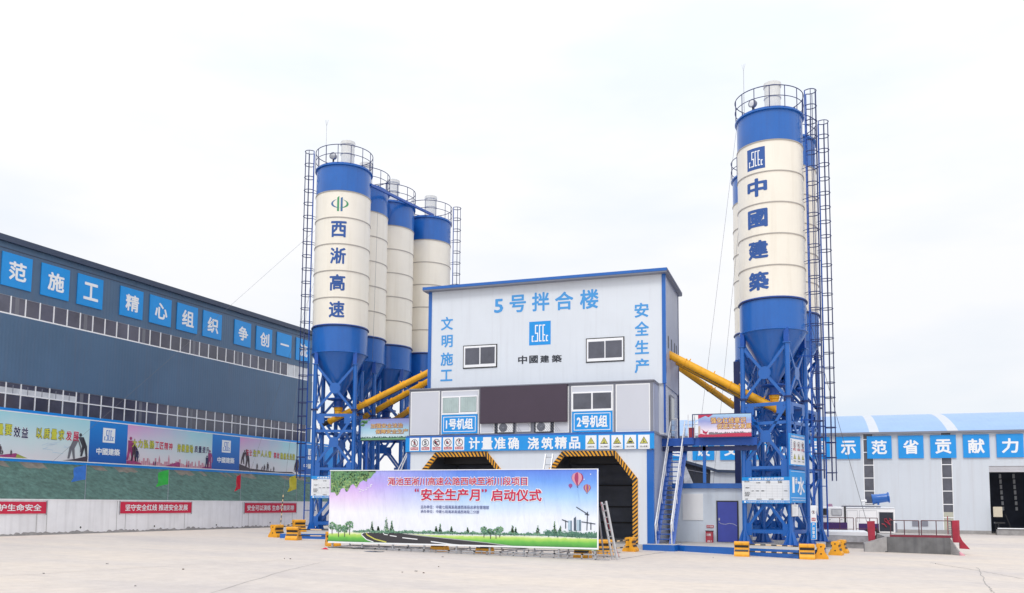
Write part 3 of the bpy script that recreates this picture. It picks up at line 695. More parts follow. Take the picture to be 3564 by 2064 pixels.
# upper block
mb = MB(); mb.box((UX0, UY, ZC1+.05), (UX1, BY, ZR), WALLW); 
mb.box((UX0+.1, UY+.1, ZC0), (UX1-.02, BY-.02, ZC1+.05), WALLW)
def ut(s, x0, y0, x1, y1, m, b=.022): mb.tpx(UPn, c5, s, x0, y0, x1, y1, m, b, .005)
for s, q in (('5', (718, 315, 790, 425)), ('号', (838, 283, 967, 420)), ('拌', (1013, 263, 1150, 410)), ('合', (1193, 258, 1337, 402)), ('楼', (1388, 240, 1534, 393)),
             ('文', (303, 455, 397, 560)), ('明', (307, 597, 395, 695)), ('施', (300, 733, 398, 837)), ('工', (298, 868, 392, 958)),
             ('安', (1814, 345, 1926, 460)), ('全', (1816, 490, 1928, 603)), ('生', (1818, 636, 1928, 746)), ('产', (1816, 780, 1930, 894))): ut(s, *q, LETB, .026)
for s, q in (('中', (905, 758, 976, 824)), ('國', (992, 757, 1060, 818)), ('建', (1078, 755, 1148, 814)), ('築', (1168, 752, 1246, 811))): ut(s, *q, LETD, .03)
a, v0, b_, v1 = UPn.box(c5, 992, 490, 1160, 675); logo_cscec(mb, UPn, a, v0, b_, v1, SIGNB, LETW, .005)
mb.build('upper_wall', bld)
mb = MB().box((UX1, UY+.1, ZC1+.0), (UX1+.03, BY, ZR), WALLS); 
for y0 in (40.75, 41.75, 42.75, 43.4): mb.box((UX1+.02, y0, 9.15 if y0 < 43 else 9.3), (UX1+.035, y0+.26, 9.75), BLACK)
mb.build('upper_side', bld)
for x in (UX0, UX1): MB().box((x-.09, UY-.03, ZC1+.05), (x+.09, UY+.14, ZR), BLUE).build('corner_post', bld)
mb = MB(); mb.box((UX1-.08, BY-.06, ZC0), (UX1+.05, BY+.06, ZR), NAVY); mb.build('corner_post', bld); MB().box((UX1-.04, UY-.01, 5.0), (UX1+.045, UY+.12, ZC1+.05), BLUED).build('corner_post', bld)
mb = MB().box((UX0-.28, UY-.36, ZR), (UX1+.20, BY+.25, ZR+.10), GREYF); mb.box((UX0-.29, UY-.38, ZR+.06), (UX1+.21, UY-.359, ZR+.20), BLUE); mb.box((UX1+.202, UY-.358, ZR+.04), (UX1+.22, BY+.26, ZR+.19), NAVY); mb.box((UX0-.30, UY-.358, ZR+.04), (UX0-.282, BY+.26, ZR+.19), NAVY); mb.box((UX0-.26, UY-.34, ZR+.1), (UX1+.19, BY+.24, ZR+.17), BLUED); mb.build('roof', bld)
window(UPn, c5, (484, 682, 735, 848), [(497, 702, 604, 828), (616, 694, 724, 820)], GLASSD)
window(UPn, c5, (1444, 625, 1728, 800), [(1458, 652, 1580, 778), (1592, 643, 1716, 772)], GLASSD)
SP = PL((UX1+.03, 0, 0), (0, 1, 0), (1, 0, 0))
mb = MB().box((UX1+.02, 41.25, ZC0), (UX1+.07, 42.45, 6.95), GREYF); mb.box((UX1+.05, 41.35, ZC0), (UX1+.08, 42.35, 6.85), GLASSD); mb.build('side_door', bld)
# screen, unit signs, banner of the plant
a, v0, b_, v1 = FP.box(c5, 618, 1000, 1294, 1284)
t_ = thing('display_screen', 'large dark maroon display screen above the air conditioners', 'screen', FP.P((a+b_)/2, v0)); MB().pbox(FP, a, v0, b_, v1+.02, .03, .16, SCREEN).build('housing', t_)
mb = MB(); 
for i in range(7):
    for j in range(3): mb.rect(FP, a+.03+i*(b_-a-.06)/7+.001, v0+.03+j*(v1-v0-.03)/3+.001, a+.03+(i+1)*(b_-a-.06)/7-.001, v0+.03+(j+1)*(v1-v0-.03)/3-.001, .166, SCREEN)
mb.build('screen_face', t_)
for box, tx, lb in (((312, 1220, 590, 1368), '1号机组', 'blue sign reading 1号机组 under the curtained cabin window'), ((1329, 1192, 1644, 1356), '2号机组', 'blue sign reading 2号机组 under the dark cabin window')):
    a, v0, b_, v1 = FP.box(c5, *box); mb = MB().pbox(FP, a, v0, b_, v1, .02, .06, SIGNB); e_ = .09
    for q in ((a+e_, v0+e_, b_-e_, v0+e_+.03), (a+e_, v1-e_-.03, b_-e_, v1-e_), (a+e_, v0+e_+.03, a+e_+.03, v1-e_-.03), (b_-e_-.03, v0+e_+.03, b_-e_, v1-e_-.03)): mb.rect(FP, *q, .065, LETW)
    mb.text(FP, tx, a+.12*(b_-a), v0+.22*(v1-v0), b_-.12*(b_-a), v1-.2*(v1-v0), LETW, .035, .065)
    tag(mb.build('unit_sign'), lb, 'sign', 'blue unit signs on the cabin')
mb = MB().pbox(FP, LX0-.06, ZB, LX1+.05, 4.86, .04, .12, SIGNB); B3 = .125
mb.pbox(FP, LX0-.06, 4.86, LX1+.05, 4.95, .03, .10, BLUE)
for s, x0, x1 in (('计', 1185, 1378), ('量', 1408, 1603), ('准', 1632, 1830), ('确', 1868, 2062), ('浇', 2213, 2412), ('筑', 2455, 2660)): mb.tpx(FP, a5, s, x0, 212, x1, 428, LETW, .032, B3)
for s, x0, x1 in (('精', 168, 382), ('品', 420, 615)): mb.tpx(FP, a6, s, x0, 202, x1, 416, LETW, .032, B3)
def man(mb, pl, u, v, k, h, m): person_print(mb, pl, u, v, k, m, 0, h)
def prohib(mb, pl, a, v0, b_, v1, cap, i, h):
    w_, k = b_-a, v1-v0; mb.rect(pl, a, v0, b_, v1, h, LETW); u, v, r = a+w_/2, v0+k*.6, w_*.36
    ring = LETD if i == 1 else SGNRED
    mb.annul(pl, u, v, r, r*.14, h+.012, LETD); 
    if i == 1: mb.text(pl, '5', u-r*.4, v-r*.6, u+r*.4, v+r*.6, LETD, .03, h+.004)
    elif i == 0: man(mb, pl, u, v-r*.75, r*1.5, h+.004, LETD)
    elif i == 2: mb.ell(pl, u-r*.3, v+r*.1, r*.4, r*.5, h+.004, LETD); mb.ell(pl, u+r*.4, v+r*.35, r*.25, r*.2, h+.004, LETD); mb.poly(pl, [(u-r*.2, v-r*.7), (u+r*.6, v-r*.6), (u+r*.5, v-r*.3), (u-r*.1, v-r*.3)], h+.004, LETD)
    elif i == 3: mb.ell(pl, u-r*.2, v, r*.3, r*.45, h+.004, LETD); mb.rline(pl, [(u+r*.1, v-r*.3), (u+r*.6, v+r*.4)], r*.12, h+.004, LETD)
    else: mb.ell(pl, u+r*.1, v+r*.5, r*.22, r*.3, h+.004, LETD); mb.rline(pl, [(u-r*.3, v-r*.5), (u-r*.1, v), (u, v-r*.5)], r*.1, h+.004, LETD)
    if i != 1: mb.rline(pl, [(u-r*.68, v+r*.68), (u+r*.68, v-r*.68)], r*.13, h+.008, ring)
    mb.rect(pl, a+w_*.1, v0+k*.08, b_-w_*.1, v0+k*.27, h+.004, SGNRED); mb.text(pl, cap, a+w_*.16, v0+k*.115, b_-w_*.16, v0+k*.235, LETW, .01, h+.008)
def warn(mb, pl, a, v0, b_, v1, cap, i, h):
    w_, k = b_-a, v1-v0; mb.rect(pl, a, v0, b_, v1, h, LETW); u, v, r = a+w_/2, v0+k*.54, w_*.36
    mb.poly(pl, [(u-r, v-r*.55), (u+r, v-r*.55), (u, v+r*1.15)], h+.004, LETD); mb.poly(pl, [(u-r*.8, v-r*.43), (u+r*.8, v-r*.43), (u, v+r*.9)], h+.008, WARNY)
    g = h+.012
    if i == 0: mb.rect(pl, u-r*.06, v-r*.05, u+r*.06, v+r*.5, g, LETD); mb.ell(pl, u, v-r*.22, r*.08, r*.08, g, LETD, 10)
    elif i == 1: mb.rect(pl, u-r*.25, v-r*.4, u+r*.25, v-r*.2, g, LETD); mb.rline(pl, [(u, v+r*.5), (u-r*.1, v+r*.2), (u+r*.12, v+r*.15), (u, v-r*.1)], r*.09, g, LETD)
    elif i == 2: mb.annul(pl, u-r*.25, v-r*.15, r*.25, r*.08, g, LETD, 12); mb.annul(pl, u+r*.1, v+r*.2, r*.2, r*.07, g, LETD, 12); mb.rline(pl, [(u+r*.1, v-r*.3), (u+r*.5, v-r*.35)], r*.12, g, LETD)
    elif i == 3: mb.poly(pl, [(u-r*.5, v-r*.3), (u+r*.5, v-r*.3), (u+r*.5, v-r*.1), (u+r*.25, v+r*.15), (u-r*.2, v+r*.15), (u-r*.5, v-r*.1)], g, LETD)
    else: mb.rline(pl, [(u-r*.25, v+r*.3), (u, v), (u-r*.2, v-r*.35)], r*.13, g, LETD); mb.rline(pl, [(u, v), (u+r*.35, v-r*.25)], r*.13, g, LETD); mb.ell(pl, u-r*.1, v+r*.45, r*.1, r*.1, g, LETD, 10)
    mb.rect(pl, a+w_*.1, v0+k*.09, b_-w_*.1, v0+k*.27, h+.004, LINEG); mb.rect(pl, a+w_*.115, v0+k*.1, b_-w_*.115, v0+k*.26, h+.008, LETW); mb.text(pl, cap, a+w_*.18, v0+k*.13, b_-w_*.18, v0+k*.23, LETD, .015, h+.012)
for i, (x0, x1, cap) in enumerate(((150, 316, '禁止停留'), (343, 508, '限速5Km'), (536, 704, '严禁跨越'), (733, 903, '禁止烟火'), (930, 1104, '禁止抛物'))): prohib(mb, FP, *FP.box(a5, x0, 226-i*3.5, x1, 454-i*3), cap, i, B3)
for i, (x0, x1, cap) in enumerate(((707, 898, '注意安全'), (935, 1128, '当心落物'), (1161, 1359, '当心机械伤人'), (1392, 1591, '当心车辆'), (1627, 1829, '当心坠落'))): warn(mb, FP, *FP.box(a6, x0, 182-i*3, x1, 425-i*2), cap, i, B3)
tag(mb.build('safety_fascia'), 'long blue fascia sign with white slogan 计量准确 and safety pictograms over the tunnels', 'sign')
# ================================================================== silos
def silo_proto():
    r = bpy.data.objects.new('cement_silo', None); C.objects.link(r); r['_rot'] = 1
    R = 1.52; parts = {}
    def bp_(nm, mb, sm=35, par=None):
        o = mb.build(nm, None, sm); o.parent = par or r; return o
    mb = MB(); mb.lathe([(R, 11.22), (R, 18.65)], CREAM, 72)
    for i in range(6):
        z = 11.22+i*1.486
        mb.lathe([(R+.001, z-.026), (R+.03, z-.022), (R+.03, z+.022), (R+.001, z+.026)], SEAM if i else BLUED, 72)
    bp_('shell', mb)
    mb = MB(); mb.lathe([(R, 18.69), (R, 20.12), (R+.09, 20.13), (R+.09, 20.19), (R, 20.2), (R, 20.28), (0.01, 20.34)], BLUE, 72); bp_('top_band', mb, 30)
    mb = MB(); mb.lathe([(R, 9.78), (R, 11.18)], BLUE, 72); mb.lathe([(R+.0, 9.70), (R+.05, 9.72), (R+.05, 9.76), (R, 9.78)], BLUE, 72); mb.lathe([(R+.001, 11.13), (R+.07, 11.15), (R+.07, 11.19), (R+.001, 11.2)], NAVY, 72); bp_('lower_band', mb, 30)
    mb = MB(); mb.lathe([(R-.01, 9.71), (.22, 7.42), (.22, 7.30)], BLUE, 64); mb.lathe([(.62, 7.32), (.62, 7.26), (.26, 7.18), (.24, 6.86)], BLUED, 32); mb.lathe([(.33, 6.92), (.33, 6.84), (.02, 6.83)], BLUED, 24); bp_('hopper', mb, 30)
    mb = MB(); mb.lathe([(.02, 6.86), (.24, 6.85), (.24, 6.68), (.2, 6.64), (.2, 6.3)], YEL, 24); bp_('valve', mb, 30)
    mb = MB(); Rr = R+.07
    for z, t in ((21.25, .022), (20.75, .018)): mb.ring((0, 0, z), Rr, t, NAVY, 56, k=6)
    for i in range(14): a = 2*math.pi*(i+.4)/14; mb.tube([(Rr*math.cos(a), Rr*math.sin(a), 20.15), (Rr*math.cos(a), Rr*math.sin(a), 21.25)], .02, NAVY, 6)
    bp_('railing', mb)
    mb = MB(); c = (.15, .1, 0); mb.lathe([(.38, 20.3), (.38, 21.3), (.41, 21.31), (.41, 21.36), (.38, 21.37), (.38, 21.86), (.42, 21.88), (.42, 22.06), (.01, 22.12)], VENTW, 28, c); bp_('dust_vent', mb, 30)
    mb = MB(); mb.lathe([(.3, 20.3), (.3, 20.42), (.01, 20.46)], BLUED, 20, (.75, -.55, 0)); bp_('hatch', mb, 30)
    q = 1.08
    for sx in (-1, 1):
        for sy in (-1, 1):
            mb = MB(); mb.tube([(sx*q, sy*q, -.1), (sx*q, sy*q, 9.1)], .115, BLUE, 14); mb.box((sx*q-.15, sy*q-.15, 9.06), (sx*q+.15, sy*q+.15, 9.1), BLUE)
            mb.box((sx*q*.97-.10, sy*q*.97-.10, 9.1), (sx*q*.97+.10, sy*q*.97+.10, 9.76), BLUED)
            mb.tube([(sx*q, sy*q, 6.55), (sx*q, sy*q, 6.63)], .19, NAVY, 14)
            o = bp_('leg', mb, 40)
            mb = MB(); 
            for k in range(4):
                a = math.pi/2*k+math.pi/4; d = V((math.cos(a), math.sin(a), 0)); n_ = V((-d.y, d.x, 0))*.012; c0 = V((sx*q, sy*q, 0))
                A_ = [c0+d*.09+V((0, 0, .62)), c0+d*.36+V((0, 0, -.08)), c0+d*.09+V((0, 0, -.08))]
                mb.add([p-n_ for p in A_]+[p+n_ for p in A_], [(0, 1, 2), (5, 4, 3), (0, 3, 4, 1), (1, 4, 5, 2)], BLUE)
            mb.box((sx*q-.36, sy*q-.36, -.1), (sx*q+.36, sy*q+.36, -.07), BLUED)
            mb.lathe([(.26, -.07), (.13, .5)], BLUE, 4, (sx*q, sy*q, 0))
            bp_('foot', mb, 0, o)
    for k in range(4):
        pl = PL(Matrix.Rotation(k*math.pi/2, 3, 'Z') @ V((0, -q, 0)), Matrix.Rotation(k*math.pi/2, 3, 'Z') @ V((1, 0, 0)), Matrix.Rotation(k*math.pi/2, 3, 'Z') @ V((0, -1, 0)))
        mb = MB()
        def br(a, b, w_=.13):
            d = V((b[0]-a[0], b[1]-a[1])); n_ = V((-d.y, d.x)).normalized()*w_/2
            mb.hexa([pl.P(a[0]-n_.x, a[1]-n_.y, -.03), pl.P(b[0]-n_.x, b[1]-n_.y, -.03), pl.P(b[0]+n_.x, b[1]+n_.y, -.03), pl.P(a[0]+n_.x, a[1]+n_.y, -.03), pl.P(a[0]-n_.x, a[1]-n_.y, .03), pl.P(b[0]-n_.x, b[1]-n_.y, .03), pl.P(b[0]+n_.x, b[1]+n_.y, .03), pl.P(a[0]+n_.x, a[1]+n_.y, .03)], BLUE)
        x = q-.1
        br((-x, 8.95), (x, 6.6)); br((x, 8.95), (-x, 6.6)); mb.ell(pl, 0, 7.775, .30, .30, .036, BLUE)
        br((-x, 6.3), (x, 6.3), .16); br((-x, 5.44), (x, 5.44), .14); br((-x, 3.39), (x, 3.39), .15); br((-x, .48), (x, .48), .17)
        for sg in (-1, 1):
            br((sg*x, 6.2), (sg*.14, 4.95)); br((sg*.14, 4.7), (sg*x, 3.6)); br((sg*x, 3.1), (0, 1.85)); br((0, 1.85), (sg*x, .6))
            mb.rect(pl, sg*(x-.28)-.16, 5.85, sg*(x-.28)+.16, 6.36, .034, BLUE); mb.rect(pl, sg*(x-.12)-.16, 2.98, sg*(x-.12)+.16, 3.72, .034, BLUE); mb.rect(pl, sg*(x-.12)-.14, .3, sg*(x-.12)+.14, .85, .034, BLUE)
        mb.poly(pl, [(-.18, 4.56), (.18, 4.56), (.26, 4.72), (.22, 5.1), (-.22, 5.1), (-.26, 4.72)], .038, BLUE); mb.rect(pl, -.22, 1.6, .22, 2.1, .036, BLUE)
        bp_('bracing', mb, 0)
    return r
def ladder_mesh(ztop, zcage, zbot, mrail):
    R = 1.52+.17; mb = MB(); cg = MB()
    for s_ in (-.21, .21): mb.tube([(R, s_, zbot), (R, s_, ztop)], .028, mrail, 6)
    z = zbot+.3
    while z < ztop-.9: mb.tube([(R, -.21, z), (R, .21, z)], .016, mrail, 5); z += .3
    z = zbot+1
    while z < 20:
        if z > 9.6:
            for s_ in (-.21, .21): mb.tube([(R, s_, z), (1.5, s_, z-.05)], .016, NAVY, 5)
        else:
            for s_ in (-.21, .21): mb.tube([(R, s_, z), (1.05, s_*.6, z)], .018, mrail, 5)
        z += 1.49
    z = ztop
    while z > zcage-.01:
        cg.tube([(R, -.21, z)]+[(R+.36-.36*math.cos(a), -.36*math.sin(a) if 1 else 0, z) for a in []]+[(R+.22+.28*math.cos(a), .28*math.sin(a), z) for a in [rad(-125+25*i) for i in range(11)]]+[(R, .21, z)], .023, NAVY, 5); z -= .75
    for a in (-80, -30, 30, 80): cg.tube([(R+.22+.28*math.cos(rad(a)), .28*math.sin(rad(a)), zcage), (R+.22+.28*math.cos(rad(a)), .28*math.sin(rad(a)), ztop)], .018, NAVY, 5)
    return mb, cg
proto = silo_proto()
lm, lc = ladder_mesh(21.3, 2.9, .15, BLUED)
lad0 = lm.build('ladder'); cage0 = lc.build('safety_cage'); cage0.parent = lad0
used = [0]; LADS = []
def silo(loc, rot, label, lad=None):
    o = proto if not used[0] else copy_tree(proto); used[0] += 1
    o.location = loc; o.rotation_euler.z = rot; tag(o, label, 'silo', 'blue and cream cement silos')
    LADS.append((o, lad, rot)); return o
LXY, RXY = V((-24.58, 41.5, .06)), V((-1.45, 41.9, 0)); RL, RR = rad(20), rad(-20)
silos = []
for (dx, dy), lb, la in zip(((0, 0), (-.51, 3.1), (-.21, 6.07), (.89, 9.43)), ('cream and blue silo lettered 西淅高速, foremost beside the slate hall', 'silo just behind the one lettered 西淅高速, mostly hidden by it', 'third silo from the lettered one beside the slate hall, plain cream', 'rearmost silo of the four beside the hall, its ladder above the mixing tower roof'), (rad(-150), None, None, rad(22))):
    silos.append(silo(LXY+V((dx, dy, 0)), RL, lb, la))
rs = []
for (dx, dy), lb, la in zip(((0, 0), (.6, 3.35), (-.82, 7.6)), ('cream and blue silo lettered 中國建築, tallest in view', 'silo close behind the one lettered 中國建築, its ladder farthest to the side', 'silo peeping out behind the lettered 中國建築 silo, over the yellow augers'), (rad(-8), rad(2), None)):
    rs.append(silo(RXY+V((dx, dy, 0)), RR, lb, la))
for o, la, rt in LADS:
    if la is None: continue
    l = lad0.copy(); C.objects.link(l); l.parent = o; l.rotation_euler.z = la-rt
    c = cage0.copy(); C.objects.link(c); c.parent = l
bpy.data.objects.remove(cage0); bpy.data.objects.remove(lad0)
# lettering, lamp and rod of the two front silos
def zat(f, y, x, d): return atD(f(x, y), d).z
k3, k7 = cr(1000, 450, 1185/650), cr(2500, 250, 811/500)
RG = lambda i, f: 11.22+1.486*(i+f)
def sign_on(par, mb, nm='painted_character'):
    o = mb.build(nm); o.parent = par
for i, ch in enumerate('速高淅西'): mb = MB(); mb.ctext(ch, 1.52, rad(-88), RG(i, .24), RG(i, .85), .86, LETBLUE, .03); sign_on(silos[0], mb)
z0, z1 = RG(4, .22), RG(4, .80); zm = (z0+z1)/2; mb = MB()
for x0, x1, m_, sl_ in ((-.14, -.03, EMBG, .06), (.05, .16, EMBB, -.06)):
    mb.cyl([(x0, z0), (x1, z0), (x1, z1-(.06 if sl_ > 0 else .12)+.06), (x0, z1-.1)], [(0, 1, 2, 3)], 1.52, rad(-87), m_)
def arc(a0, a1, m_):
    n = 16; v2 = []
    for i in range(n+1):
        a = a0+(a1-a0)*i/n; tt = .10*math.sin(math.pi*i/n)+.012
        v2 += [(.48*math.cos(a), zm+.25*math.sin(a)), ((.48-tt)*math.cos(a), zm+(.25-tt*.7)*math.sin(a))]
    mb.cyl(v2, [(2*i, 2*i+2, 2*i+3, 2*i+1) for i in range(n)], 1.52, rad(-87), m_)
arc(rad(112), rad(268), EMBB); arc(rad(-88), rad(68), EMBG); sign_on(silos[0], mb, 'emblem')
for i, ch in enumerate('築建國中'): mb = MB(); mb.ctext(ch, 1.52, rad(-92), RG(i, .23), RG(i, .83), 1.0, LETBLUE, .042); sign_on(rs[0], mb)
sq = MB(); tp = PL((0, 0, 0), (1, 0, 0), (0, -1, 0)); logo_cscec(sq, tp, -.45, RG(4, .12), .45, RG(4, .82), LETBLUE, LETW, 0); mb = MB()
for f_, mi in zip(sq.f, sq.m):
    mb.cyl([(sq.v[i].x, sq.v[i].z) for i in f_], [(0, 1, 2, 3)], 1.52, rad(-93), sq.mats[mi], .004 if sq.mats[mi] is LETBLUE else .009)
sign_on(rs[0], mb, 'emblem')
def lampset(par, a, white):
    mb = MB(); p = V((1.3*math.cos(a), 1.3*math.sin(a), 20.75)); d = V((math.cos(a), math.sin(a), 0))
    mb.tube([p-d*.22, p-d*.02, p], [.16, .2, .2], GREYF, 20); mb.tube([p, p+d*.01], [.15, .13], WHITE if white else STEEL, 20); mb.tube([p-d*.1-V((0, 0, .2)), p-d*.1-V((0, 0, .45))], .05, BLACK, 8)
    o = mb.build('floodlight', None, 40); o.parent = par
    mb = MB(); b2 = V((1.45*math.cos(a-.25), 1.45*math.sin(a-.25), 20.2)); mb.tube([b2, b2+V((0, 0, 2.3))], .014, STEEL, 5)
    for k in (-1, 0, 1): mb.tube([b2+V((0, 0, 2.25)), b2+V((.09*k, 0, 2.6))], .007, STEEL, 4)
    o = mb.build('lightning_rod', None); o.parent = par
lampset(silos[0], rad(-110), False); lampset(rs[0], rad(-105), True)
mb = MB(); pa, pb = onY(cr(1000, 450, 1.823)(527, 352), 41.9), onY(cr(1000, 450, 1.823)(925, 545), 50.6)
mb.bar(pa, pb, .14, .14, BLUED); tag(mb.build('pipe_bridge'), 'dark blue steel beam linking the tops of the silos by the hall', 'beam')
# ================================================================== augers
def auger(p0, p1, r, label, name='screw_conveyor', ext=0):
    p0, p1 = V(p0), V(p1); d = (p1-p0).normalized(); p1 = p1+d*ext; Ln = (p1-p0).length
    t_ = thing(name, label, 'conveyor', p0, 'yellow screw conveyors'); mb = MB().tube([p0, p1], r, YEL, 20); k = 0
    while k < Ln:
        mb.tube([p0+d*(k+.04), p0+d*(k+.10)], r+.035, YEL, 20); k += 2.4
    up = V((0, 0, 1)); up = (up-d*up.dot(d)).normalized(); k = .8
    while k < Ln-.3: mb.bar(p0+d*k+up*r, p0+d*k+up*(r+.1), .05, .05, YEL); k += 1.3
    mb.build('tube', t_, 40)
    MB().tube([p0-d*.55, p0-d*.02], [r*.75, r*.75], BLACK, 16).build('motor', t_, 40)
    mb = MB(); mb.tube([p0+d*.4-up*(r+.05), p1-up*(r-.02)], .02, BLACK, 5); mb.build('cable', t_)
L8 = cr(1000, 1150, 1459/350)
auger(onY(L8(605, 1325), 41.5), onY(D(1055, 916), 41.95), .165, 'uppermost yellow screw conveyor from the 西淅高速 silo to the tower', ext=1.5)
auger(onY(D(896, 1026), 44.6), onY(D(1055, 938), 43.0), .165, 'yellow screw conveyor just below the uppermost one by the hall', ext=1.2)
auger(onY(D(968, 1036), 47.2), onY(D(1040, 988), 44.6), .165, 'short visible yellow screw conveyor above the green platform banner', ext=1.2)
A7 = cr(2540, 1180, 1641/360); A9 = cr(2330, 1180, 5.21)
auger(onY(A7(760, 1120), 41.7), onX(A9(-40, 265), UX1-.1), .185, 'topmost bright yellow screw conveyor from the 中國建築 silo to the tower')
auger(onY(A7(500, 1060), 45.2), onX(A9(70, 370), UX1-.1), .175, 'yellow screw conveyor tucked just under the topmost one')
auger(onY(D(1818, 1006), 48.6), onX(D(1668, 902), UX1-.1), .165, 'lowest thin yellow screw conveyor, apart from the pair by the 中國建築 silo')
# ================================================================== pads, platform, stairs, shed
def slab(name, pts, z1, z0, label, cat=None, mtop=CONC, mside=BLUE, kind='structure'):
    n = len(pts); mb = MB(); mb.add([(x, y, z1) for x, y in pts], [tuple(range(n))], mtop)
    for i in range(n): a, b_ = pts[i], pts[(i+1) % n]; mb.add([(a[0], a[1], z0), (b_[0], b_[1], z0), (b_[0], b_[1], z1), (a[0], a[1], z1)], [(0, 1, 2, 3)], mside)
    return tag(mb.build(name), label, cat, kind=kind)
fl = gp(D(1665, 1357)); fr = gp(D(1965, 1375))
ps = [(-6.2, 38.9), (fl.x+.3, fl.y+.2), (fr.x, fr.y), (.35, 36.9), (.6, 38.2), (.9, 54), (-6.2, 54)]
slab('plinth', ps, -.10, -.9, 'concrete plinth with blue painted kerb under the 中國建築 silos')
la = gp(D(684, 1324)); slab('plinth', [(-23.7, 35.0), (-19.2, 36.64), (-19.2, 54), (-30.2, 54)], .16, -.5, 'concrete plinth with blue painted kerb under the silos by the hall')
slab('stair_plinth', [(-6.95, 37.7), (-5.55, 37.6), (-5.45, 38.2), (-5.45, 39.4), (-6.95, 39.4)], -.08, -.8, 'small blue sided concrete block at the stair foot')
slab('building_plinth', [(LX0-.3, FY-.5), (LX1+.1, FY-.5), (LX1+.1, BY), (LX0-.3, BY)], -.13, -.8, 'concrete floor strip under the mixing tower', mside=CONC)
# stairs
st = thing('steel_staircase', 'steep blue steel staircase with white handrails up to the cabin', 'staircase', (-6, 38.9, -.08))
SX0, SX1 = -6.52, -5.82; sx0t, sx1t = -6.22, -5.54
GREYT = mat('tread_plate', (.34, .37, .47), .5)
A_, B_ = V((0, 38.75, -.08)), V((0, 41.55, 4.78)); n = 22
mb = MB()
for i in range(1, n+1):
    t_ = i/n; p = A_.lerp(B_, t_); x0, x1 = SX0+(sx0t-SX0)*t_, SX1+(sx1t-SX1)*t_; mb.box((x0, p.y-.095, p.z-.035), (x1, p.y+.13, p.z), GREYT); mb.box((x0, p.y-.10, p.z-.04), (x1, p.y-.096, p.z+.002), BLUED)
mb.build('tread', st)
for xa, xb in ((SX0, sx0t), (SX1, sx1t)):
    mb = MB().bar((xa, A_.y-.05, A_.z-.02), (xb, B_.y, B_.z), .06, .26, BLUED, (1, 0, 0)); a0, b0 = V((xa, A_.y, A_.z)), V((xb, B_.y, B_.z)); mb.build('stringer', st)
    mb = MB()
    for off in (1.0, .55): mb.tube([a0+V((0, -.28, .75))*(off if 1 else 1)+V((0, 0, .12)), b0+V((0, -.28, .75))*off+V((0, 0, .12))], .03, WHITE, 6)
    mb.tube([a0+V((0, -.05, 0)), a0+V((0, -.28, .87))], .03, WHITE, 6)
    for k in (.1, .36, .62, .88): q = a0.lerp(b0, k); mb.tube([q, q+V((0, -.28, .87))], .02, WHITE, 6)
    mb.build('handrail', st)
# platform
pf = thing('steel_platform', 'blue steel walkway between the tower and the 中國建築 silo', 'platform', (-4.5, 42, 4.7))
mb = MB().box((UX1+.05, 40.95, 4.66), (-2.2, 44.2, 4.74), BLUED); mb.build('deck', pf)
mb = MB().box((UX1-.35, 40.85, 4.44), (-2.2, 40.95, 4.80), BLUED); mb.box((UX1-.35, 41.0, 4.2), (-2.2, 41.08, 4.42), NAVY); mb.box((-5.55, 40.7, 4.5), (-5.05, 40.86, 4.82), BLUED); mb.build('edge_beam', pf)
mb = MB(); 
for x, y in ((-4.62, 41.0), ): mb.box((x-.07, y, 2.7), (x+.07, y+.14, 4.5), BLUE)
mb.box((-3.62, 46.0, -.1), (-3.32, 46.3, 9.2), NAVY); mb.build('post', pf)
mb = MB()
for x in (-6.35, -5.95): mb.tube([(x, 41.6, 4.7), (x, 41.6, 5.8)], .024, WHITE, 6)
mb.tube([(-6.35, 41.6, 5.8), (-5.95, 41.6, 5.8)], .024, WHITE, 6); mb.tube([(-6.35, 41.6, 5.25), (-5.95, 41.6, 5.25)], .02, WHITE, 6)
for z in (5.72, 5.25): mb.tube([(-6.0, 43.9, z), (-4.9, 43.9, z)], .02, WHITE, 6)
for x in (-5.32, -5.02): mb.tube([(x, 40.75, 4.8), (x, 40.75, 5.9)], .026, WHITE, 6)
for z in (5.3, 5.62): mb.tube([(-5.32, 40.75, z), (-5.02, 40.75, z)], .022, WHITE, 6)
mb.build('railing', pf)
mb = MB().box((-5.30, 40.80, 4.83), (-5.04, 40.82, 5.33), REDP); mb.build('kick_panel', pf)
# red platform banner
QP = PL((0, 40.55, 0), (1, 0, 0), (0, -1, 0)); q6 = cr(2380, 1420, 2520/260)
a, v1 = QP.uv(q6(482, 232)); _, v0 = QP.uv(q6(482, 985)); b_ = QP.uv(D(1849, 1050))[0]
rb = thing('platform_banner', 'red and sky blue banner with gold slogan 强化红线意识 on the walkway', 'banner', QP.P((a+b_)/2, v0))
mb = MB(); pm = grad('print_platform', vz, [(0, lin(240, 225, 232)), (.35, lin(232, 222, 236)), (.7, lin(150, 160, 215)), (1, lin(168, 205, 232))], v0, v1-v0, noise=.2, ns=2)
w_, k = b_-a, v1-v0; mb.pbox(QP, a, v0, b_, v1, -.02, 0, pm)
def qq(x, y): return a+x*w_, v0+y*k
RIB = mat('ribbon_red', (.50, .03, .09), .45)
mb.poly(QP, [qq(0, 0), qq(1, 0), qq(1, .16), qq(.6, .15), qq(.3, .10), qq(.12, .12), qq(0, .17)], .005, RIB)
mb.poly(QP, [qq(0, 1), qq(.28, 1), qq(.20, .88), qq(.14, .95), qq(.05, .86), qq(0, .82)], .005, RIB)
mb.poly(QP, [qq(.05, .38), qq(.10, .30), qq(.13, .24), qq(.17, .24), qq(.2, .33), qq(.155, .12), qq(.09, .18), qq(.085, .3)], .009, RIB)
mb.poly(QP, [qq(0, .12), qq(.035, .12), qq(.04, .42), qq(.03, .52), qq(0, .46)], .009, mat('print_sand', (.55, .42, .33), .5))
x = .2
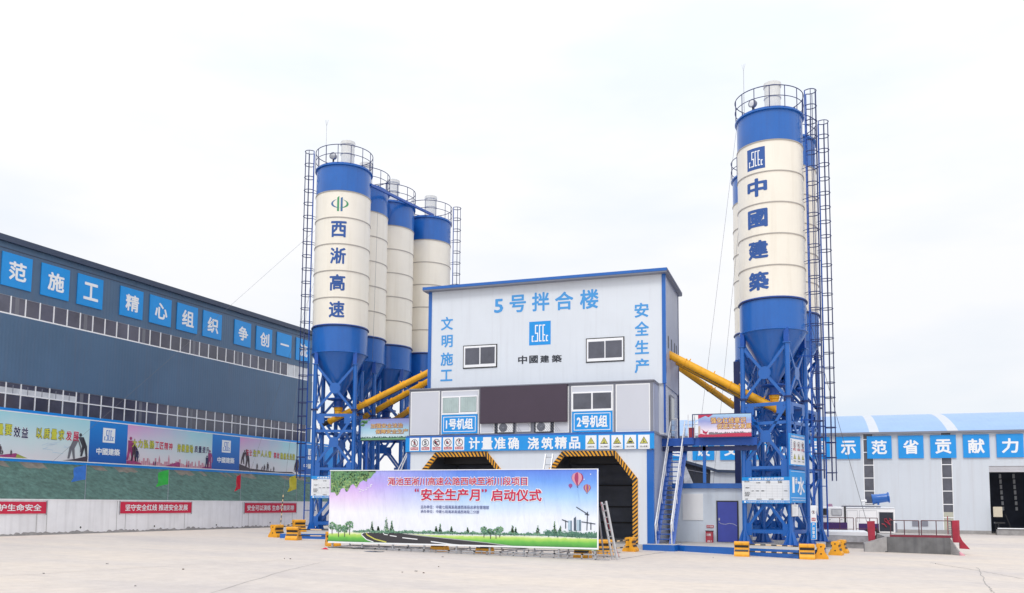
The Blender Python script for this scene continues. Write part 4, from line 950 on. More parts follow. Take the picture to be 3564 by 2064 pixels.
rr = random.Random(5)
while x < .99:
    hh = rr.uniform(.01, .07); mb.rect(QP, *qq(x, .10), *qq(x+.012, .155+hh), .004, SILH); x += .016
for i, ch in enumerate('强化红线意识'):
    x0 = .244+i*.111; mb.text(QP, ch, *qq(x0-.008, .58), *qq(x0+.109, .86), DRED, .055, .010); mb.text(QP, ch, *qq(x0+.002, .60), *qq(x0+.099, .845), GOLD, .016, .016)
for i, ch in enumerate('促进安全发展'):
    x0 = .36+i*.108; mb.text(QP, ch, *qq(x0-.008, .33), *qq(x0+.106, .585), DRED, .055, .010); mb.text(QP, ch, *qq(x0+.002, .35), *qq(x0+.096, .57), GOLD, .016, .016)
mb.build('printed_sheet', rb)
mb = MB().pbox(QP, a-.05, v0-.05, b_+.03, v0, -.05, -.01, NAVY); mb.pbox(QP, a-.05, v1, b_+.03, v1+.04, -.05, -.01, NAVY); mb.pbox(QP, a-.28, v0-.05, a-.24, v1+.04, -.05, -.01, NAVY); mb.pbox(QP, a-.24, v1, a-.05, v1+.04, -.05, -.01, NAVY); mb.build('frame', rb)
# green platform banner on the left
LPn = PL((0, 41.2, 0), (1, 0, 0), (0, -1, 0)); q5 = cr(1230, 1430, 2469/220)
a, v1 = LPn.uv(q5(300, 340)); v0 = LPn.uv(q5(300, 1150))[1]; b_ = -18.95
lb_ = thing('platform_banner', 'green and sky banner with gold slogan 加强安全法治 left of the tower', 'banner', LPn.P((a+b_)/2, v0))
mb = MB(); pm = grad('print_platform_left', vz, [(0, lin(110, 160, 120)), (.07, lin(120, 175, 125)), (.09, lin(215, 232, 240)), (.5, lin(170, 212, 232)), (.85, lin(150, 160, 215)), (1, lin(140, 145, 205))], v0, v1-v0, noise=.04, ns=2)
w_, k = b_-a, v1-v0; mb.pbox(LPn, a, v0, b_, v1, -.02, 0, pm); vis = (LPn.uv(q5(2165, 600))[0]-a)/w_
PGR = mat('print_green', (.10, .28, .10), .5, var=.3, vs=9); PGR2 = mat('print_dark_green', (.05, .14, .10), .5, var=.3, vs=9)
def qq(x, y): return a+x*w_*vis, v0+y*k
x = 0
while x < 1/vis:
    hh = rr.uniform(.0, .07); mb.rect(LPn, *qq(x, .08), *qq(min(1/vis, x+.012), .11+hh), .004, PGR2); x += .013
for i in range(26): x, y = rr.uniform(0, .18), rr.uniform(.7, 1); mb.ell(LPn, *qq(x*(y-.5)*2, y-.02), .07, .035, .004+.001*(i % 3), PGR, 8)
for i, ch in enumerate('加强安全法治'):
    x0 = .215+i*.113; mb.text(LPn, ch, *qq(x0-.01, .55), *qq(x0+.105, .79), DRED, .05, .010); mb.text(LPn, ch, *qq(x0, .565), *qq(x0+.097, .78), GOLD, .012, .016)
for i, ch in enumerate('保障安全生产'):
    x0 = .32+i*.113; mb.text(LPn, ch, *qq(x0-.01, .28), *qq(x0+.105, .51), DRED, .05, .010); mb.text(LPn, ch, *qq(x0, .295), *qq(x0+.097, .50), GOLD, .012, .016)
mb.build('printed_sheet', lb_)
mb = MB().pbox(LPn, a-.03, v0-.06, b_, v0, -.08, -.02, NAVY); mb.pbox(LPn, a-.03, v1, b_, v1+.04, -.08, -.02, NAVY); mb.pbox(LPn, a+.3, .2, a+.42, v0-.06, -.14, -.02, BLUED); mb.build('frame', lb_)
# left walkway stair rail glimpsed between silos and tower
mb = MB()
for o_ in (0, .35): mb.tube([onY(D(978+o_*20, 1160), 40.2), onY(D(1001+o_*10, 1115), 40.2)], .03, WHITE, 6)
tag(mb.build('handrail'), 'white sloping handrail against the tower corner beside the event banner', 'handrail')
# shed
SY = 42.0; c8 = cr(2300, 1680, 1796/320)
SHP = PL((0, SY, 0), (1, 0, 0), (0, -1, 0))
sh = thing('control_shed', 'low white shed with blue door behind the staircase', 'shed', (-4.6, 43, -.1))
SHED = mat('shed_cladding', (.60, .66, .74), .45, var=.05, vs=1, streak=((.45, .47, .5), .5))
mb = MB().box((UX1, SY, -.12), (-2.75, 45.3, 2.5), SHED); mb.build('shed_wall', sh)
mb = MB().box((UX1-.0, SY-.14, 2.46), (-2.72, SY-.0, 2.70), BLUE); mb.box((UX1, SY, 2.5), (-2.72, 45.4, 2.62), BLUED); mb.build('fascia', sh)
a, v0, b_, v1 = SHP.box(c8, 1090, 352, 1520, 1155); dr = MB().pbox(SHP, a, v0, b_, v1, 0, .05, BLACK).build('door_frame', sh)
DOORB = mat('door_blue', (.045, .065, .36), .4, var=.08, vs=2)
d2 = MB().pbox(SHP, a+.06, v0, b_-.06, v1-.06, .045, .07, DOORB)
pts = [SHP.uv(c8(x, y)) for x, y in ((1135, 765), (1180, 800), (1260, 812), (1340, 795), (1420, 805), (1490, 845))]; d2.rline(SHP, pts, .02, .074, STEEL)
d2 = d2.build('door', sh); hd = MB().pbox(SHP, a+.1, v0+1.0, a+.16, v0+1.12, .07, .10, STEEL).build('handle'); hd.parent = d2
a, v0, b_, v1 = SHP.box(c8, 425, 213, 825, 735); lv = MB(); lv.pbox(SHP, a, v0, b_, v1, 0, .025, WHITE); n = 18
for i in range(n): x = a+(b_-a)*(i+.2)/n; lv.pbox(SHP, x, v0+.02, x+(b_-a)/n*.5, v1-.02, .025, .045, WHITE)
lv.build('corrugated_patch', sh)
a, v0, b_, v1 = SHP.box(c8, 895, 830, 1033, 882); mb = MB().pbox(SHP, a, v0, b_, v1, .01, .025, SGNRED); mb.text(SHP, '灭火器箱', a+.03, v0+.02, b_-.03, v1-.02, LETW, .01, .03)
tag(mb.build('fire_notice'), 'small red notice on the shed wall beside the blue door', 'sign')
BXP = PL((0, 41.55, 0), (1, 0, 0), (0, -1, 0)); a, v0, b_, v1 = BXP.box(c8, 876, 950, 1018, 1172)
fx = thing('fire_box', 'red fire extinguisher cabinet standing below the small red notice', 'cabinet', (0, 41.5, -.1))
mb = MB().pbox(BXP, a, -.1, b_, v1, -.25, 0, REDP); mb.text(BXP, '灭火器箱', a+.04, v1-.22, b_-.1, v1-.1, LETW, .02, .005); mb.text(BXP, '火警119', a+.06, v1-.5, b_-.05, v1-.42, LETW, .02, .005); mb.build('body', fx)
MB().pbox(BXP, a-.02, v1, b_+.02, v1+.03, -.27, .02, BLACK).build('lid', fx)
# dark aggregate building glimpsed above the shed
ag = thing('aggregate_store', 'dark open sided store seen over the shed roof', 'building', (-6, 56, 0)); AY = 56; AP = PL((0, AY, 0), (1, 0, 0), (0, -1, 0)); c9 = cr(2350, 1420, 1313/270)
pp = [AP.uv(c9(*p)) for p in ((195, 898), (600, 1010), (700, 1045), (1200, 1062), (1200, 1085), (700, 1072), (600, 1066))]
mb = MB(); x0 = AP.uv(c9(150, 890))[0]; xr = AP.uv(c9(1250, 1070))[0]
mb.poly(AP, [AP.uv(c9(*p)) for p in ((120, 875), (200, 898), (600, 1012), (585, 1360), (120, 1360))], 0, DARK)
mb.build('dark_opening', ag)
mb = MB(); p3 = [AP.uv(c9(*p)) for p in ((120, 870), (200, 893), (600, 1005), (720, 1045), (1250, 1060))]
for (ua, va), (ub, vb2) in zip(p3[:-1], p3[1:]): mb.hexa([AP.P(ua, va-.18, .2), AP.P(ub, vb2-.18, .2), AP.P(ub, vb2-.18, -4), AP.P(ua, va-.18, -4), AP.P(ua, va, .2), AP.P(ub, vb2, .2), AP.P(ub, vb2, -4), AP.P(ua, va, -4)], SLATE2)
mb.build('roof', ag)
a, v1 = AP.uv(c9(585, 1080)); b_ = AP.uv(c9(1300, 1080))[0]; mb = MB().pbox(AP, a, -.5, b_, v1, -4, -.02, WHW); mb.build('white_wall', ag)
mb = MB(); mb.poly(AP, [AP.uv(c9(*p)) for p in ((150, 960), (190, 1000), (320, 1300), (150, 1400))], .1, mat('aggregate_pale', (.50, .53, .6), .8, var=.3, vs=3, stripe=((1, 0, 0), .3, .02)))
mb.poly(AP, [AP.uv(c9(*p)) for p in ((210, 1040), (550, 1100), (550, 1112), (210, 1052))], .05, GREYF); mb.build('sloping_chute', ag)
# ================================================================== signs on the silos
def boardtable(pl, a, v0, b_, v1, label, title, foot):
    t_ = thing('mix_board', label, 'sign', pl.P((a+b_)/2, v0)); mb = MB().pbox(pl, a, v0, b_, v1, -.03, 0, LETW); k = v1-v0; w_ = b_-a
    mb.rect(pl, a, v1-.14*k, b_, v1, .005, SIGNB); mb.rect(pl, a, v0, b_, v0+.11*k, .005, SIGNB)
    mb.text(pl, title, a+.14*w_, v1-.12*k, b_-.14*w_, v1-.025*k, LETW, .035, .010); mb.text(pl, foot, a+.10*w_, v0+.025*k, b_-.03*w_, v0+.085*k, LETW, .015, .010); mb.rect(pl, a+.04*w_, v0+.02*k, a+.08*w_, v0+.09*k, .010, LETW)
    R_ = [.80, .74, .68, .62, .56, .50, .44, .38, .32, .26, .20]
    for y in R_: mb.rect(pl, a+.05*w_, v0+y*k-.003, b_-.05*w_, v0+y*k+.003, .005, LINEG)
    for x in (.05, .18, .27, .38, .5, .62, .72, .83, .95): mb.rect(pl, a+x*w_-.003, v0+.2*k, a+x*w_+.003, v0+.68*k, .005, LINEG)
    for tx, x, y in (('混凝土种类', .05, .81), ('设计强度', .30, .76), ('工程名称', .5, .81), ('施工部位', .74, .81), ('生产日期', .5, .76), ('使用部位', .74, .76), ('材料名称', .07, .57), ('水泥', .20, .45), ('粉煤灰', .29, .45), ('细集料', .4, .45), ('外加剂', .86, .45), ('施工配合比', .06, .39), ('理论配合比', .06, .33), ('实际用量', .06, .27), ('试验员', .06, .135), ('试验室主任', .3, .135), ('技术负责人', .55, .135), ('监理', .8, .135)):
        mb.text(pl, tx, a+x*w_, v0+y*k, a+(x+.021*len(tx))*w_, v0+(y+.045)*k, LETD, .01, .009)
    mb.build('board', t_)
FT = '中国建筑第七工程局有限公司渑淅高速西淅段二分部'
fn = V((math.cos(rad(-110)), math.sin(rad(-110)), 0)); fu = V((-fn.y, fn.x, 0))
SFP = PL(V((RXY.x, RXY.y, 0))+fn*1.26, fu, fn); C3 = cr(2560, 1480, 1368/300)
boardtable(SFP, *SFP.box(C3, 105, 820, 885, 1240), 'wide white mix data board with blue header on the 中國建築 silo legs', '水泥混凝土配合比标识牌', FT)
gn_ = V((math.cos(rad(-20)), math.sin(rad(-20)), 0)); gu = V((-gn_.y, gn_.x, 0)); SGP = PL(V((RXY.x, RXY.y, 0))+gn_*1.28, gu, gn_)
a, v0, b_, v1 = SGP.box(C3, 855, 145, 1105, 645); 
mb = MB().pbox(SGP, a, v0, b_, v1, -.03, 0, SIGNB); w_, k = b_-a, v1-v0; mb.rect(SGP, a+.06*w_, v0+.04*k, b_-.04*w_, v1-.16*k, .005, LETW); mb.text(SGP, '设备操作规程 安全警示', a+.1*w_, v1-.12*k, b_-.06*w_, v1-.05*k, LETW, .02, .01)
for i in range(3):
    x0 = a+(.2+.26*i)*w_; prohib(mb, SGP, x0, v0+.45*k, x0+.22*w_, v0+.80*k, ('禁止攀登', '禁止烟火', '禁止跨越')[i], (0, 3, 2)[i], .008); warn(mb, SGP, x0, v0+.08*k, x0+.22*w_, v0+.42*k, ('注意安全', '当心坠落', '当心触电')[i], (0, 4, 1)[i], .008)
for i, ch in enumerate('安全生产责任重于泰山'): mb.text(SGP, ch, a+.09*w_, v1-(.24+.065*i)*k, a+.16*w_, v1-(.19+.065*i)*k, SIGNB2, .02, .01)
tag(mb.build('warning_board'), 'blue framed safety board with red circles and yellow triangles on the 中國建築 silo side', 'sign')
a, v0, b_, v1 = SGP.box(C3, 868, 715, 1112, 1230); w_, k = b_-a, v1-v0
mb = MB().pbox(SGP, a, v0, b_, v1, -.03, 0, SIGNB); mb.text(SGP, '1', a+.13*w_, v0+.3*k, a+.27*w_, v0+.78*k, LETW, .012, .005); mb.text(SGP, '#', a+.32*w_, v0+.56*k, a+.45*w_, v0+.78*k, LETW, .03, .005); mb.text(SGP, '水', a+.46*w_, v0+.24*k, a+.92*w_, v0+.80*k, LETW, .03, .005)
mb.rect(SGP, a+.05*w_, v0+.14*k, b_-.03*w_, v0+.155*k, .005, LETW); mb.rect(SGP, a+.05*w_, v1-.05*k, b_-.03*w_, v1-.04*k, .005, LETW); mb.text(SGP, FT, a+.12*w_, v0+.05*k, b_-.05*w_, v0+.09*k, LETW, .01, .005)
tag(mb.build('tank_sign'), 'blue sign with white 1#水 below the safety board', 'sign')
a, v0, b_, v1 = SGP.box(C3, 893, 1255, 998, 1450); w_, k = b_-a, v1-v0; mb = MB().pbox(SGP, a, v0, b_, v1, -.02, 0, STEEL); mb.rect(SGP, a+.06*w_, v0+.04*k, b_-.06*w_, v1-.03*k, .005, LETW)
mb.text(SGP, '操作规程', a+.25*w_, v1-.16*k, b_-.25*w_, v1-.1*k, LETD, .01, .01)
for i in range(7): mb.rect(SGP, a+.15*w_, v0+(.2+.08*i)*k, a+rr.uniform(.5, .85)*w_, v0+(.215+.08*i)*k, .01, LINEG)
tag(mb.build('notice_board'), 'small steel framed paper notice hanging below the 1#水 sign', 'sign')
LD = RXY+V((1.85*math.cos(rad(-14)), 1.85*math.sin(rad(-14)), 0)); NCP = PL((0, LD.y-.2, 0), (1, 0, 0), (0, -1, 0)); C9 = cr(2500, 1480, 1398/460)
a, v0, b_, v1 = NCP.box(C9, 975, 848, 1038, 1028); mb = MB().pbox(NCP, a, v0-1.0*(v1-v0), b_, v1, -.02, 0, LETW); prohib(mb, NCP, a+.02, v0, b_-.02, v1, '禁止攀登', 0, .005)
a, v0, b_, v1 = NCP.box(C9, 980, 1028, 1036, 1205); mb.rect(NCP, a, v0, b_, v1, .005, SIGNB)
for i, ch in enumerate('严禁攀爬'): mb.text(NCP, ch, a+.25*(b_-a), v1-(.05+.23*i+.2)*(v1-v0), b_-.25*(b_-a), v1-(.05+.23*i)*(v1-v0), LETW, .02, .01)
tag(mb.build('climbing_sign'), 'tall narrow no climbing sign tied to the 中國建築 silo ladder', 'sign')
fn = V((math.cos(rad(-70)), math.sin(rad(-70)), 0)); fu = V((-fn.y, fn.x, 0)); LFP = PL(V((LXY.x, LXY.y, 0))+fn*1.26, fu, fn); L9 = cr(1080, 1640, 6.3)
a, v0, _, v1 = LFP.box(L9, 20, 105, 430, 592); boardtable(LFP, a, v0, a+2.1, v1, 'white mix data board half hidden behind the event banner', '水泥混凝土配合比标识牌', FT)
# ================================================================== event banner
EB = PL((0, 30.1, 0), (1, 0, 0), (0, -1, 0)); e6 = cr(1100, 1480, 2.1)
ax, v1 = EB.uv(e6(108, 322)); bx, v1b = EB.uv(e6(2068, 325)); cx_, v0b = EB.uv(e6(2062, 922)); dx_, v0a = EB.uv(e6(85, 848))
a, b_ = (ax+dx_)/2, (bx+cx_)/2; v1 = (v1+v1b)/2; v0 = (v0a+v0b)/2
ev = thing('event_banner', 'huge printed banner titled 安全生产月 on a low steel frame before the tower', 'banner', EB.P((a+b_)/2, zg(-12, 30)))
LSCALE = 1.0
def nz_(x, y): return e6(x, y)
mb = MB()
bgm = grad('banner_sky', vz, [(0, lin(236, 238, 246)), (.42, lin(240, 240, 248)), (.62, lin(228, 205, 242)), (.80, lin(206, 170, 238)), (1, lin(178, 180, 240))], v0, v1-v0, noise=.10, ns=.7, rough=.35,
           side=((1, 0, 0), a+.10*(b_-a), .42*(b_-a), [(0, lin(236, 240, 248)), (.38, lin(232, 238, 250)), (.66, lin(165, 205, 248)), (.85, lin(110, 160, 238)), (1, lin(92, 128, 226))]))
b = bgm.node_tree.nodes['Principled BSDF']; tq = bgm.node_tree
wv = tq.nodes.new('ShaderNodeTexNoise'); wv.inputs['Scale'].default_value = 1.1; wv.inputs['Detail'].default_value = 3; mq = tq.nodes.new('ShaderNodeMapping'); mq.inputs['Scale'].default_value = (2.2, 1, .55); mq.inputs['Rotation'].default_value = (0, rad(25), 0)
tcq = tq.nodes.new('ShaderNodeTexCoord'); tq.links.new(tcq.outputs['Object'], mq.inputs[0]); tq.links.new(mq.outputs[0], wv.inputs['Vector']); bq = tq.nodes.new('ShaderNodeBump'); bq.inputs['Distance'].default_value = .16; tq.links.new(wv.outputs['Fac'], bq.inputs['Height']); tq.links.new(bq.outputs[0], b.inputs['Normal'])
mb.pbox(EB, a, v0, b_, v1, -.015, 0, bgm)
def ep(pts, h, m): mb.poly(EB, [EB.uv(e6(*p)) for p in pts], h, m)
def eu(x, y): return EB.uv(e6(x, y))
gl = eu(95, 790)[1]; gb = eu(1500, 910)[1]
GRASS = grad('banner_grass', vz, [(0, lin(70, 140, 70)), (.45, lin(110, 190, 80)), (.8, lin(190, 222, 110)), (1, lin(235, 240, 205))], v0+.05, eu(1000, 800)[1]-v0-.05, noise=.3, ns=5)
ep([(93, 790), (200, 783), (340, 780), (620, 784), (700, 795), (900, 802), (1100, 806), (1250, 808), (1400, 808), (1600, 812), (1900, 822), (2063, 832), (2060, 916), (85, 846)], .004, GRASS)
ROAD = mat('banner_road', (.045, .042, .05), .4, var=.08, vs=2)
ep([(330, 800), (345, 785), (420, 779), (600, 779), (640, 790), (760, 805), (1000, 829), (1250, 857), (1500, 890), (1560, 902), (1500, 905), (1300, 893), (900, 876), (420, 853), (370, 835)], .008, ROAD)
def eline(pts, wd, m, h=.012): mb.rline(EB, [eu(*p) for p in pts], wd, h, m)
eline([(420, 853), (370, 835), (332, 800), (345, 786), (420, 779)], .035, LETW); eline([(515, 855), (430, 832), (372, 800), (370, 788)], .045, WARNY)
eline([(490, 785), (500, 798), (525, 801)], .03, LETW); eline([(540, 806), (590, 813)], .03, LETW); eline([(632, 822), (742, 834)], .035, LETW); eline([(840, 850), (1000, 872), (1200, 888)], .04, LETW)
eline([(600, 781), (650, 793), (760, 807), (1000, 832), (1250, 859), (1520, 895)], .025, LINEG)
PG = [mat('print_leaf_%d' % i, c, .5, var=.2, vs=8) for i, c in enumerate(((.10, .24, .13), (.17, .35, .15), (.29, .46, .17), (.46, .58, .26)))]
PT = [mat('print_tree_%d' % i, c, .5, var=.2, vs=8) for i, c in enumerate(((.08, .20, .15), (.14, .31, .21), (.24, .43, .28)))]
re_ = random.Random(11)
def leafblob(x, y, rx, ry, n, ms, sz=(3, 7)):
    for i in range(n):
        an = re_.uniform(0, 6.283); q_ = math.sqrt(re_.random()); px, py = x+rx*q_*math.cos(an), y+ry*q_*math.sin(an)
        s_ = re_.uniform(*sz); a0 = re_.uniform(0, 3); m_ = ms[min(len(ms)-1, int(re_.random()*len(ms)+(1 if math.sin(an) < -.4 and len(ms) > 2 else 0)*re_.random()))]
        ep([(px+s_*math.cos(a0+k*1.2566)*(1, .6)[k % 2], py+s_*math.sin(a0+k*1.2566)*(1, .6)[k % 2]) for k in range(5)], .012+.0015*(i % 5), m_)
def top_in(x):  # lower edge of the printed branch
    return 500-(x-105)*.28-60*math.sin((x-105)/60) if x < 420 else 0
ep([(107, 326), (436, 326), (425, 350), (400, 385), (350, 400), (310, 425), (270, 430), (230, 455), (190, 462), (150, 490), (107, 492)], .003, PG[1])
for i in range(1900):
    x = re_.uniform(112, 432); yb_ = (505-(x-110)*.42 if x < 330 else 412-(x-330)*.9)+26*math.sin(x*.09); y = 330+(yb_-330)*re_.random()**.8; s_ = re_.uniform(3.5, 9); a0 = re_.uniform(0, 3)
    ix = int(4*re_.random()*(.35+.65*(y-325)/max(30, yb_-325)))
    y = max(y, 326+s_); x = max(x, 107+s_); ep([(x+s_*math.cos(a0+k*1.2566)*(1, .55)[k % 2], y+s_*math.sin(a0+k*1.2566)*(1, .55)[k % 2]) for k in range(5)], .004+.0014*(i % 7), PG[min(3, ix)])
for x in range(280, 2056, 12):
    h_ = 10+14*abs(math.sin(x*.021)*math.sin(x*.07))+(20 if x > 1660 else 0)+re_.uniform(-3, 3); yb_ = 783+(x-300)*.018+(0 if x < 1660 else (x-1660)*.03); ep([(x-2, yb_), (x-1, yb_-h_*.8), (x+5, yb_-h_*1.1), (x+11, yb_-h_*.85), (x+14, yb_)], .0095, PT[0 if x > 1660 else (x//12) % 2])
for x in range(280, 2060, 7):
    h_ = 8+14*abs(math.sin(x*.021)*math.sin(x*.07))+(22 if x > 1660 else 0); yb_ = 781+(x-300)*.018+(0 if x < 1660 else (x-1660)*.02); leafblob(x, yb_-h_*.5, 9, h_*.7, 5, PT[:2] if x > 1660 else PT)
for x, yt, yb_, wd in ((410, 697, 770, 17), (455, 735, 768, 10), (514, 665, 775, 24), (553, 695, 772, 19), (878, 732, 785, 15), (908, 715, 790, 19), (990, 737, 785, 14), (1108, 748, 788, 14), (1437, 730, 790, 18), (1460, 745, 790, 10), (1622, 727, 795, 20), (1743, 697, 785, 20), (1785, 727, 790, 14)):
    n = 60
    for i in range(n): t_ = math.sqrt((i+.5)/n); leafblob(x+re_.uniform(-1, 1)*wd*t_*.8, yt+(yb_-yt)*t_, 2, 3, 1, PT if i % 3 else PG[1:3], (3, 6))
for x, y, rx in ((118, 735, 26), (165, 752, 27), (210, 757, 25), (245, 730, 30), (1228, 763, 24), (1276, 777, 22), (1316, 777, 22), (1343, 763, 24)):
    eline([(x, y), (x, y+rx*2.4)], .03, SILH); leafblob(x, y, rx, rx*1.0, 60, PT+[PG[1]], (4, 8))
for x0, x1, yt in ((1842, 1870, 697), (1905, 1936, 692)):
    ep([(x0, yt), (x1, yt), (x1, 772), (x0, 772)], .010, mat('print_tower_pale', (.42, .56, .68), .5)); ep([(x0+18, yt), (x1, yt), (x1, 772), (x0+18, 772)], .014, mat('print_tower_shade', (.13, .20, .28), .5))
ep([(1884, 680), (1900, 668), (1902, 772), (1884, 772)], .010, mat('print_tower_dark', (.07, .10, .15), .5))
for pts in (((1903, 598), (1985, 650)), ((1985, 632), (1980, 770)), ((1965, 650), (1997, 656)), ((1798, 690), (1845, 708)), ((1825, 695), (1825, 755)), ((1940, 706), (2042, 722)), ((2009, 712), (2009, 765))): eline(pts, .035, mat('print_crane', (.06, .08, .12), .5), .014)
BAL = [mat('print_balloon_red', (.36, .04, .14), .4), mat('print_balloon_pink', (.62, .30, .38), .4), mat('print_balloon_gold', (.66, .36, .12), .4), mat('print_balloon_purple', (.22, .12, .42), .4)]
def balloon(x, y, r, cols):
    n = 9
    for i in range(n):
        t0, t1 = -1+2*i/n, -1+2*(i+1)/n; pts = []
        for t_ in (t0, t1):
            col = []
            for j in range(9):
                f = j/8; w_ = math.sin(math.pi*(.02+.98*f**.75*.62 if f < .0 else min(1, f*.62+.0)))*1.0; yy = y-r+2.35*r*f; ww = r*math.sqrt(max(0, 1-((yy-y)/r)**2)) if yy < y+.35*r else r*.937*(1-(yy-y-.35*r)/(1.0*r)*.85)
                col.append((x+ww*math.sin(t_*math.pi/2), yy))
            pts.append(col)
        ep(pts[0]+pts[1][::-1], .012, cols[i % len(cols)])
    ep([(x-r*.1, y+1.45*r), (x+r*.1, y+1.45*r), (x+r*.08, y+1.65*r), (x-r*.08, y+1.65*r)], .012, SILH)
balloon(1911, 385, 43, [BAL[0], BAL[1], BAL[1], BAL[0]]); balloon(1860, 441, 14, [BAL[3], BAL[0]]); balloon(1981, 457, 27, [BAL[2], BAL[0], BAL[3]])
for x, y in ((2007, 358), (1960, 395), (1912, 437)): mb.ell(EB, *eu(x, y), .02, .02, .012, LETW, 10)
for i in range(9): x, y = 310+re_.uniform(0, 100), 430+re_.uniform(0, 70); ep([(x-9, y), (x, y-4), (x+9, y-2), (x, y+3)], .02, LETW)
def et(s, x0, y0, x1, y1, m, edge=None, bold=.018):
    q_ = EB.box(e6, x0, y0, x1, y1); d_ = .012 if edge else 0
    if edge: mb.text(EB, s, q_[0]-.03, q_[1]-.03, q_[2]+.03, q_[3]+.03, edge, bold+.035, .010)
    mb.text(EB, s, *q_, m, bold, .016)
et('渑池至淅川高速公路西峡至淅川段项目', 527, 380, 1545, 440, LRED, LETW, .014); et('“', 722, 462, 752, 487, LRED); et('安全生产月', 768, 462, 1198, 553, LRED, LETW, .028); et('”', 1210, 467, 1250, 490, LRED); et('启动仪式', 1280, 467, 1650, 556, LRED, LETW, .028)
PBL = mat('print_text_blue', (.09, .11, .30), .5)
et('主办单位：中建七局渑淅高速西淅段总承包管理部', 765, 586, 1265, 612, PBL, None, .008); et('承办单位：中建七局渑淅高速西淅段二分部', 765, 620, 1193, 644, PBL, None, .008)
mb.rect(EB, a, v0, b_, v0+.06, .026, LETW); mb.rect(EB, b_-.05, v0+.06, b_, v1, .026, LETW); mb.rect(EB, a, v1-.03, b_-.05, v1, .026, LETW)
mb.build('printed_sheet', ev)
zgl, zgr = zg(a, 30), zg(b_, 30)
mb = MB()
for u in [a+.15+i*(b_-a-.3)/8 for i in range(9)]:
    mb.box((u-.03, 30.14, zg(u, 30)), (u+.03, 30.20, v1-.03), STEEL); mb.bar((u, 30.17, v1-.5), (u, 31.6, zg(u, 31)), .05, .05, STEEL)
for z in (v0+.05, (v0+v1)/2, v1-.1): mb.box((a, 30.12, z), (b_, 30.16, z+.05), STEEL)
mb.build('frame', ev)
mb = MB(); n = 22
for i in range(n):
    u0 = a+i*(b_-a+.4)/n; u1 = a+(i+1)*(b_-a+.4)/n; g_ = zg(u0, 30)+.01; tp_ = v0-.16
    for y in (30.08, 31.9):
        mb.box((u0, y, tp_-.04), (u1, y+.04, tp_), STEEL); mb.box((u0, y, g_), (u1, y+.04, g_+.03), STEEL); mb.box((u0, y, g_), (u0+.04, y+.04, tp_), STEEL)
    if i % 2 == 0: mb.box((u0+.04, 30.08, tp_-.04), (u0+.08, 31.94, tp_), STEEL); mb.box((u0+.12, 30.6, g_), (u0+.15, 30.63, tp_), STEEL); mb.box((u0+.28, 31.2, g_), (u0+.31, 31.23, tp_), STEEL)
mb.build('base_rack', ev)
mb = MB(); STR = [(a-.02, 0), (b_+.05, 1)]
mb.tube([(b_+.05, 30.2, v1-1.2), (b_+.42, 31.6, zgr+.05)], .008, REDB, 5); mb.tube([(a-.05, 30.2, v1-1.0), (a-.75, 31.8, zgl+.05)], .025, REDB, 5); mb.build('guy_rope', ev)
# ladders
def ladder(p0, p1, wv_, rungs, m, label):
    t_ = thing('aluminium_ladder', label, 'ladder', p0); p0, p1 = V(p0), V(p1); wv_ = V(wv_)
    for s_ in (-.5, .5): MB().bar(p0+wv_*s_, p1+wv_*s_, .05, .07, m).build('rail', t_)
    for i in range(rungs): q_ = p0.lerp(p1, (i+.6)/rungs); MB().bar(q_-wv_*.5, q_+wv_*.5, .035, .035, m).build('rung', t_)
lp0 = V((b_+.46, 30.7, zgr)); lp1 = V((b_+.14, 30.3, 1.75)); ladder(lp0, lp1, (.20, -.16, .04), 9, ALU, 'silver ladder leaning on the end of the event banner')
q0, q1 = onY(D(1352, 1118), 37.6), onY(D(1344, 1170), 36.6); ladder(V((q0.x, 35.6, zg(q0.x, 36)+.0)), q0, (.34, 0, 0), 12, STEEL, 'grey ladder top showing above the event banner between the tunnels')
for p, lb in ((D(1332, 1340), 'crumpled red cloth on the ground under the middle of the event banner'), (D(1290, 1347), 'smaller red rag on the ground under the event banner'), (D(800, 1352), 'red scrap on the yard beside the banner end')):
    q = gp(p); mb = MB(); s_ = .35 if 'crump' in lb else .2 if 'rag' in lb else .12; g = []
    for i in range(6):
        for j in range(12): an = j*math.pi/6; r_ = s_*(i/5)*(1+.25*math.sin(3*an+i)); g.append((q.x+r_*1.5*math.cos(an), q.y+.5*r_*math.sin(an), q.z+.008+.05*(1-i/5)*(1+.5*math.sin(2*an+i))))
    mb.add(g, [(i*12+j, i*12+(j+1) % 12, (i+1)*12+(j+1) % 12, (i+1)*12+j) for i in range(5) for j in range(12)], REDB); tag(mb.build('red_cloth', None, 60), lb, 'cloth')
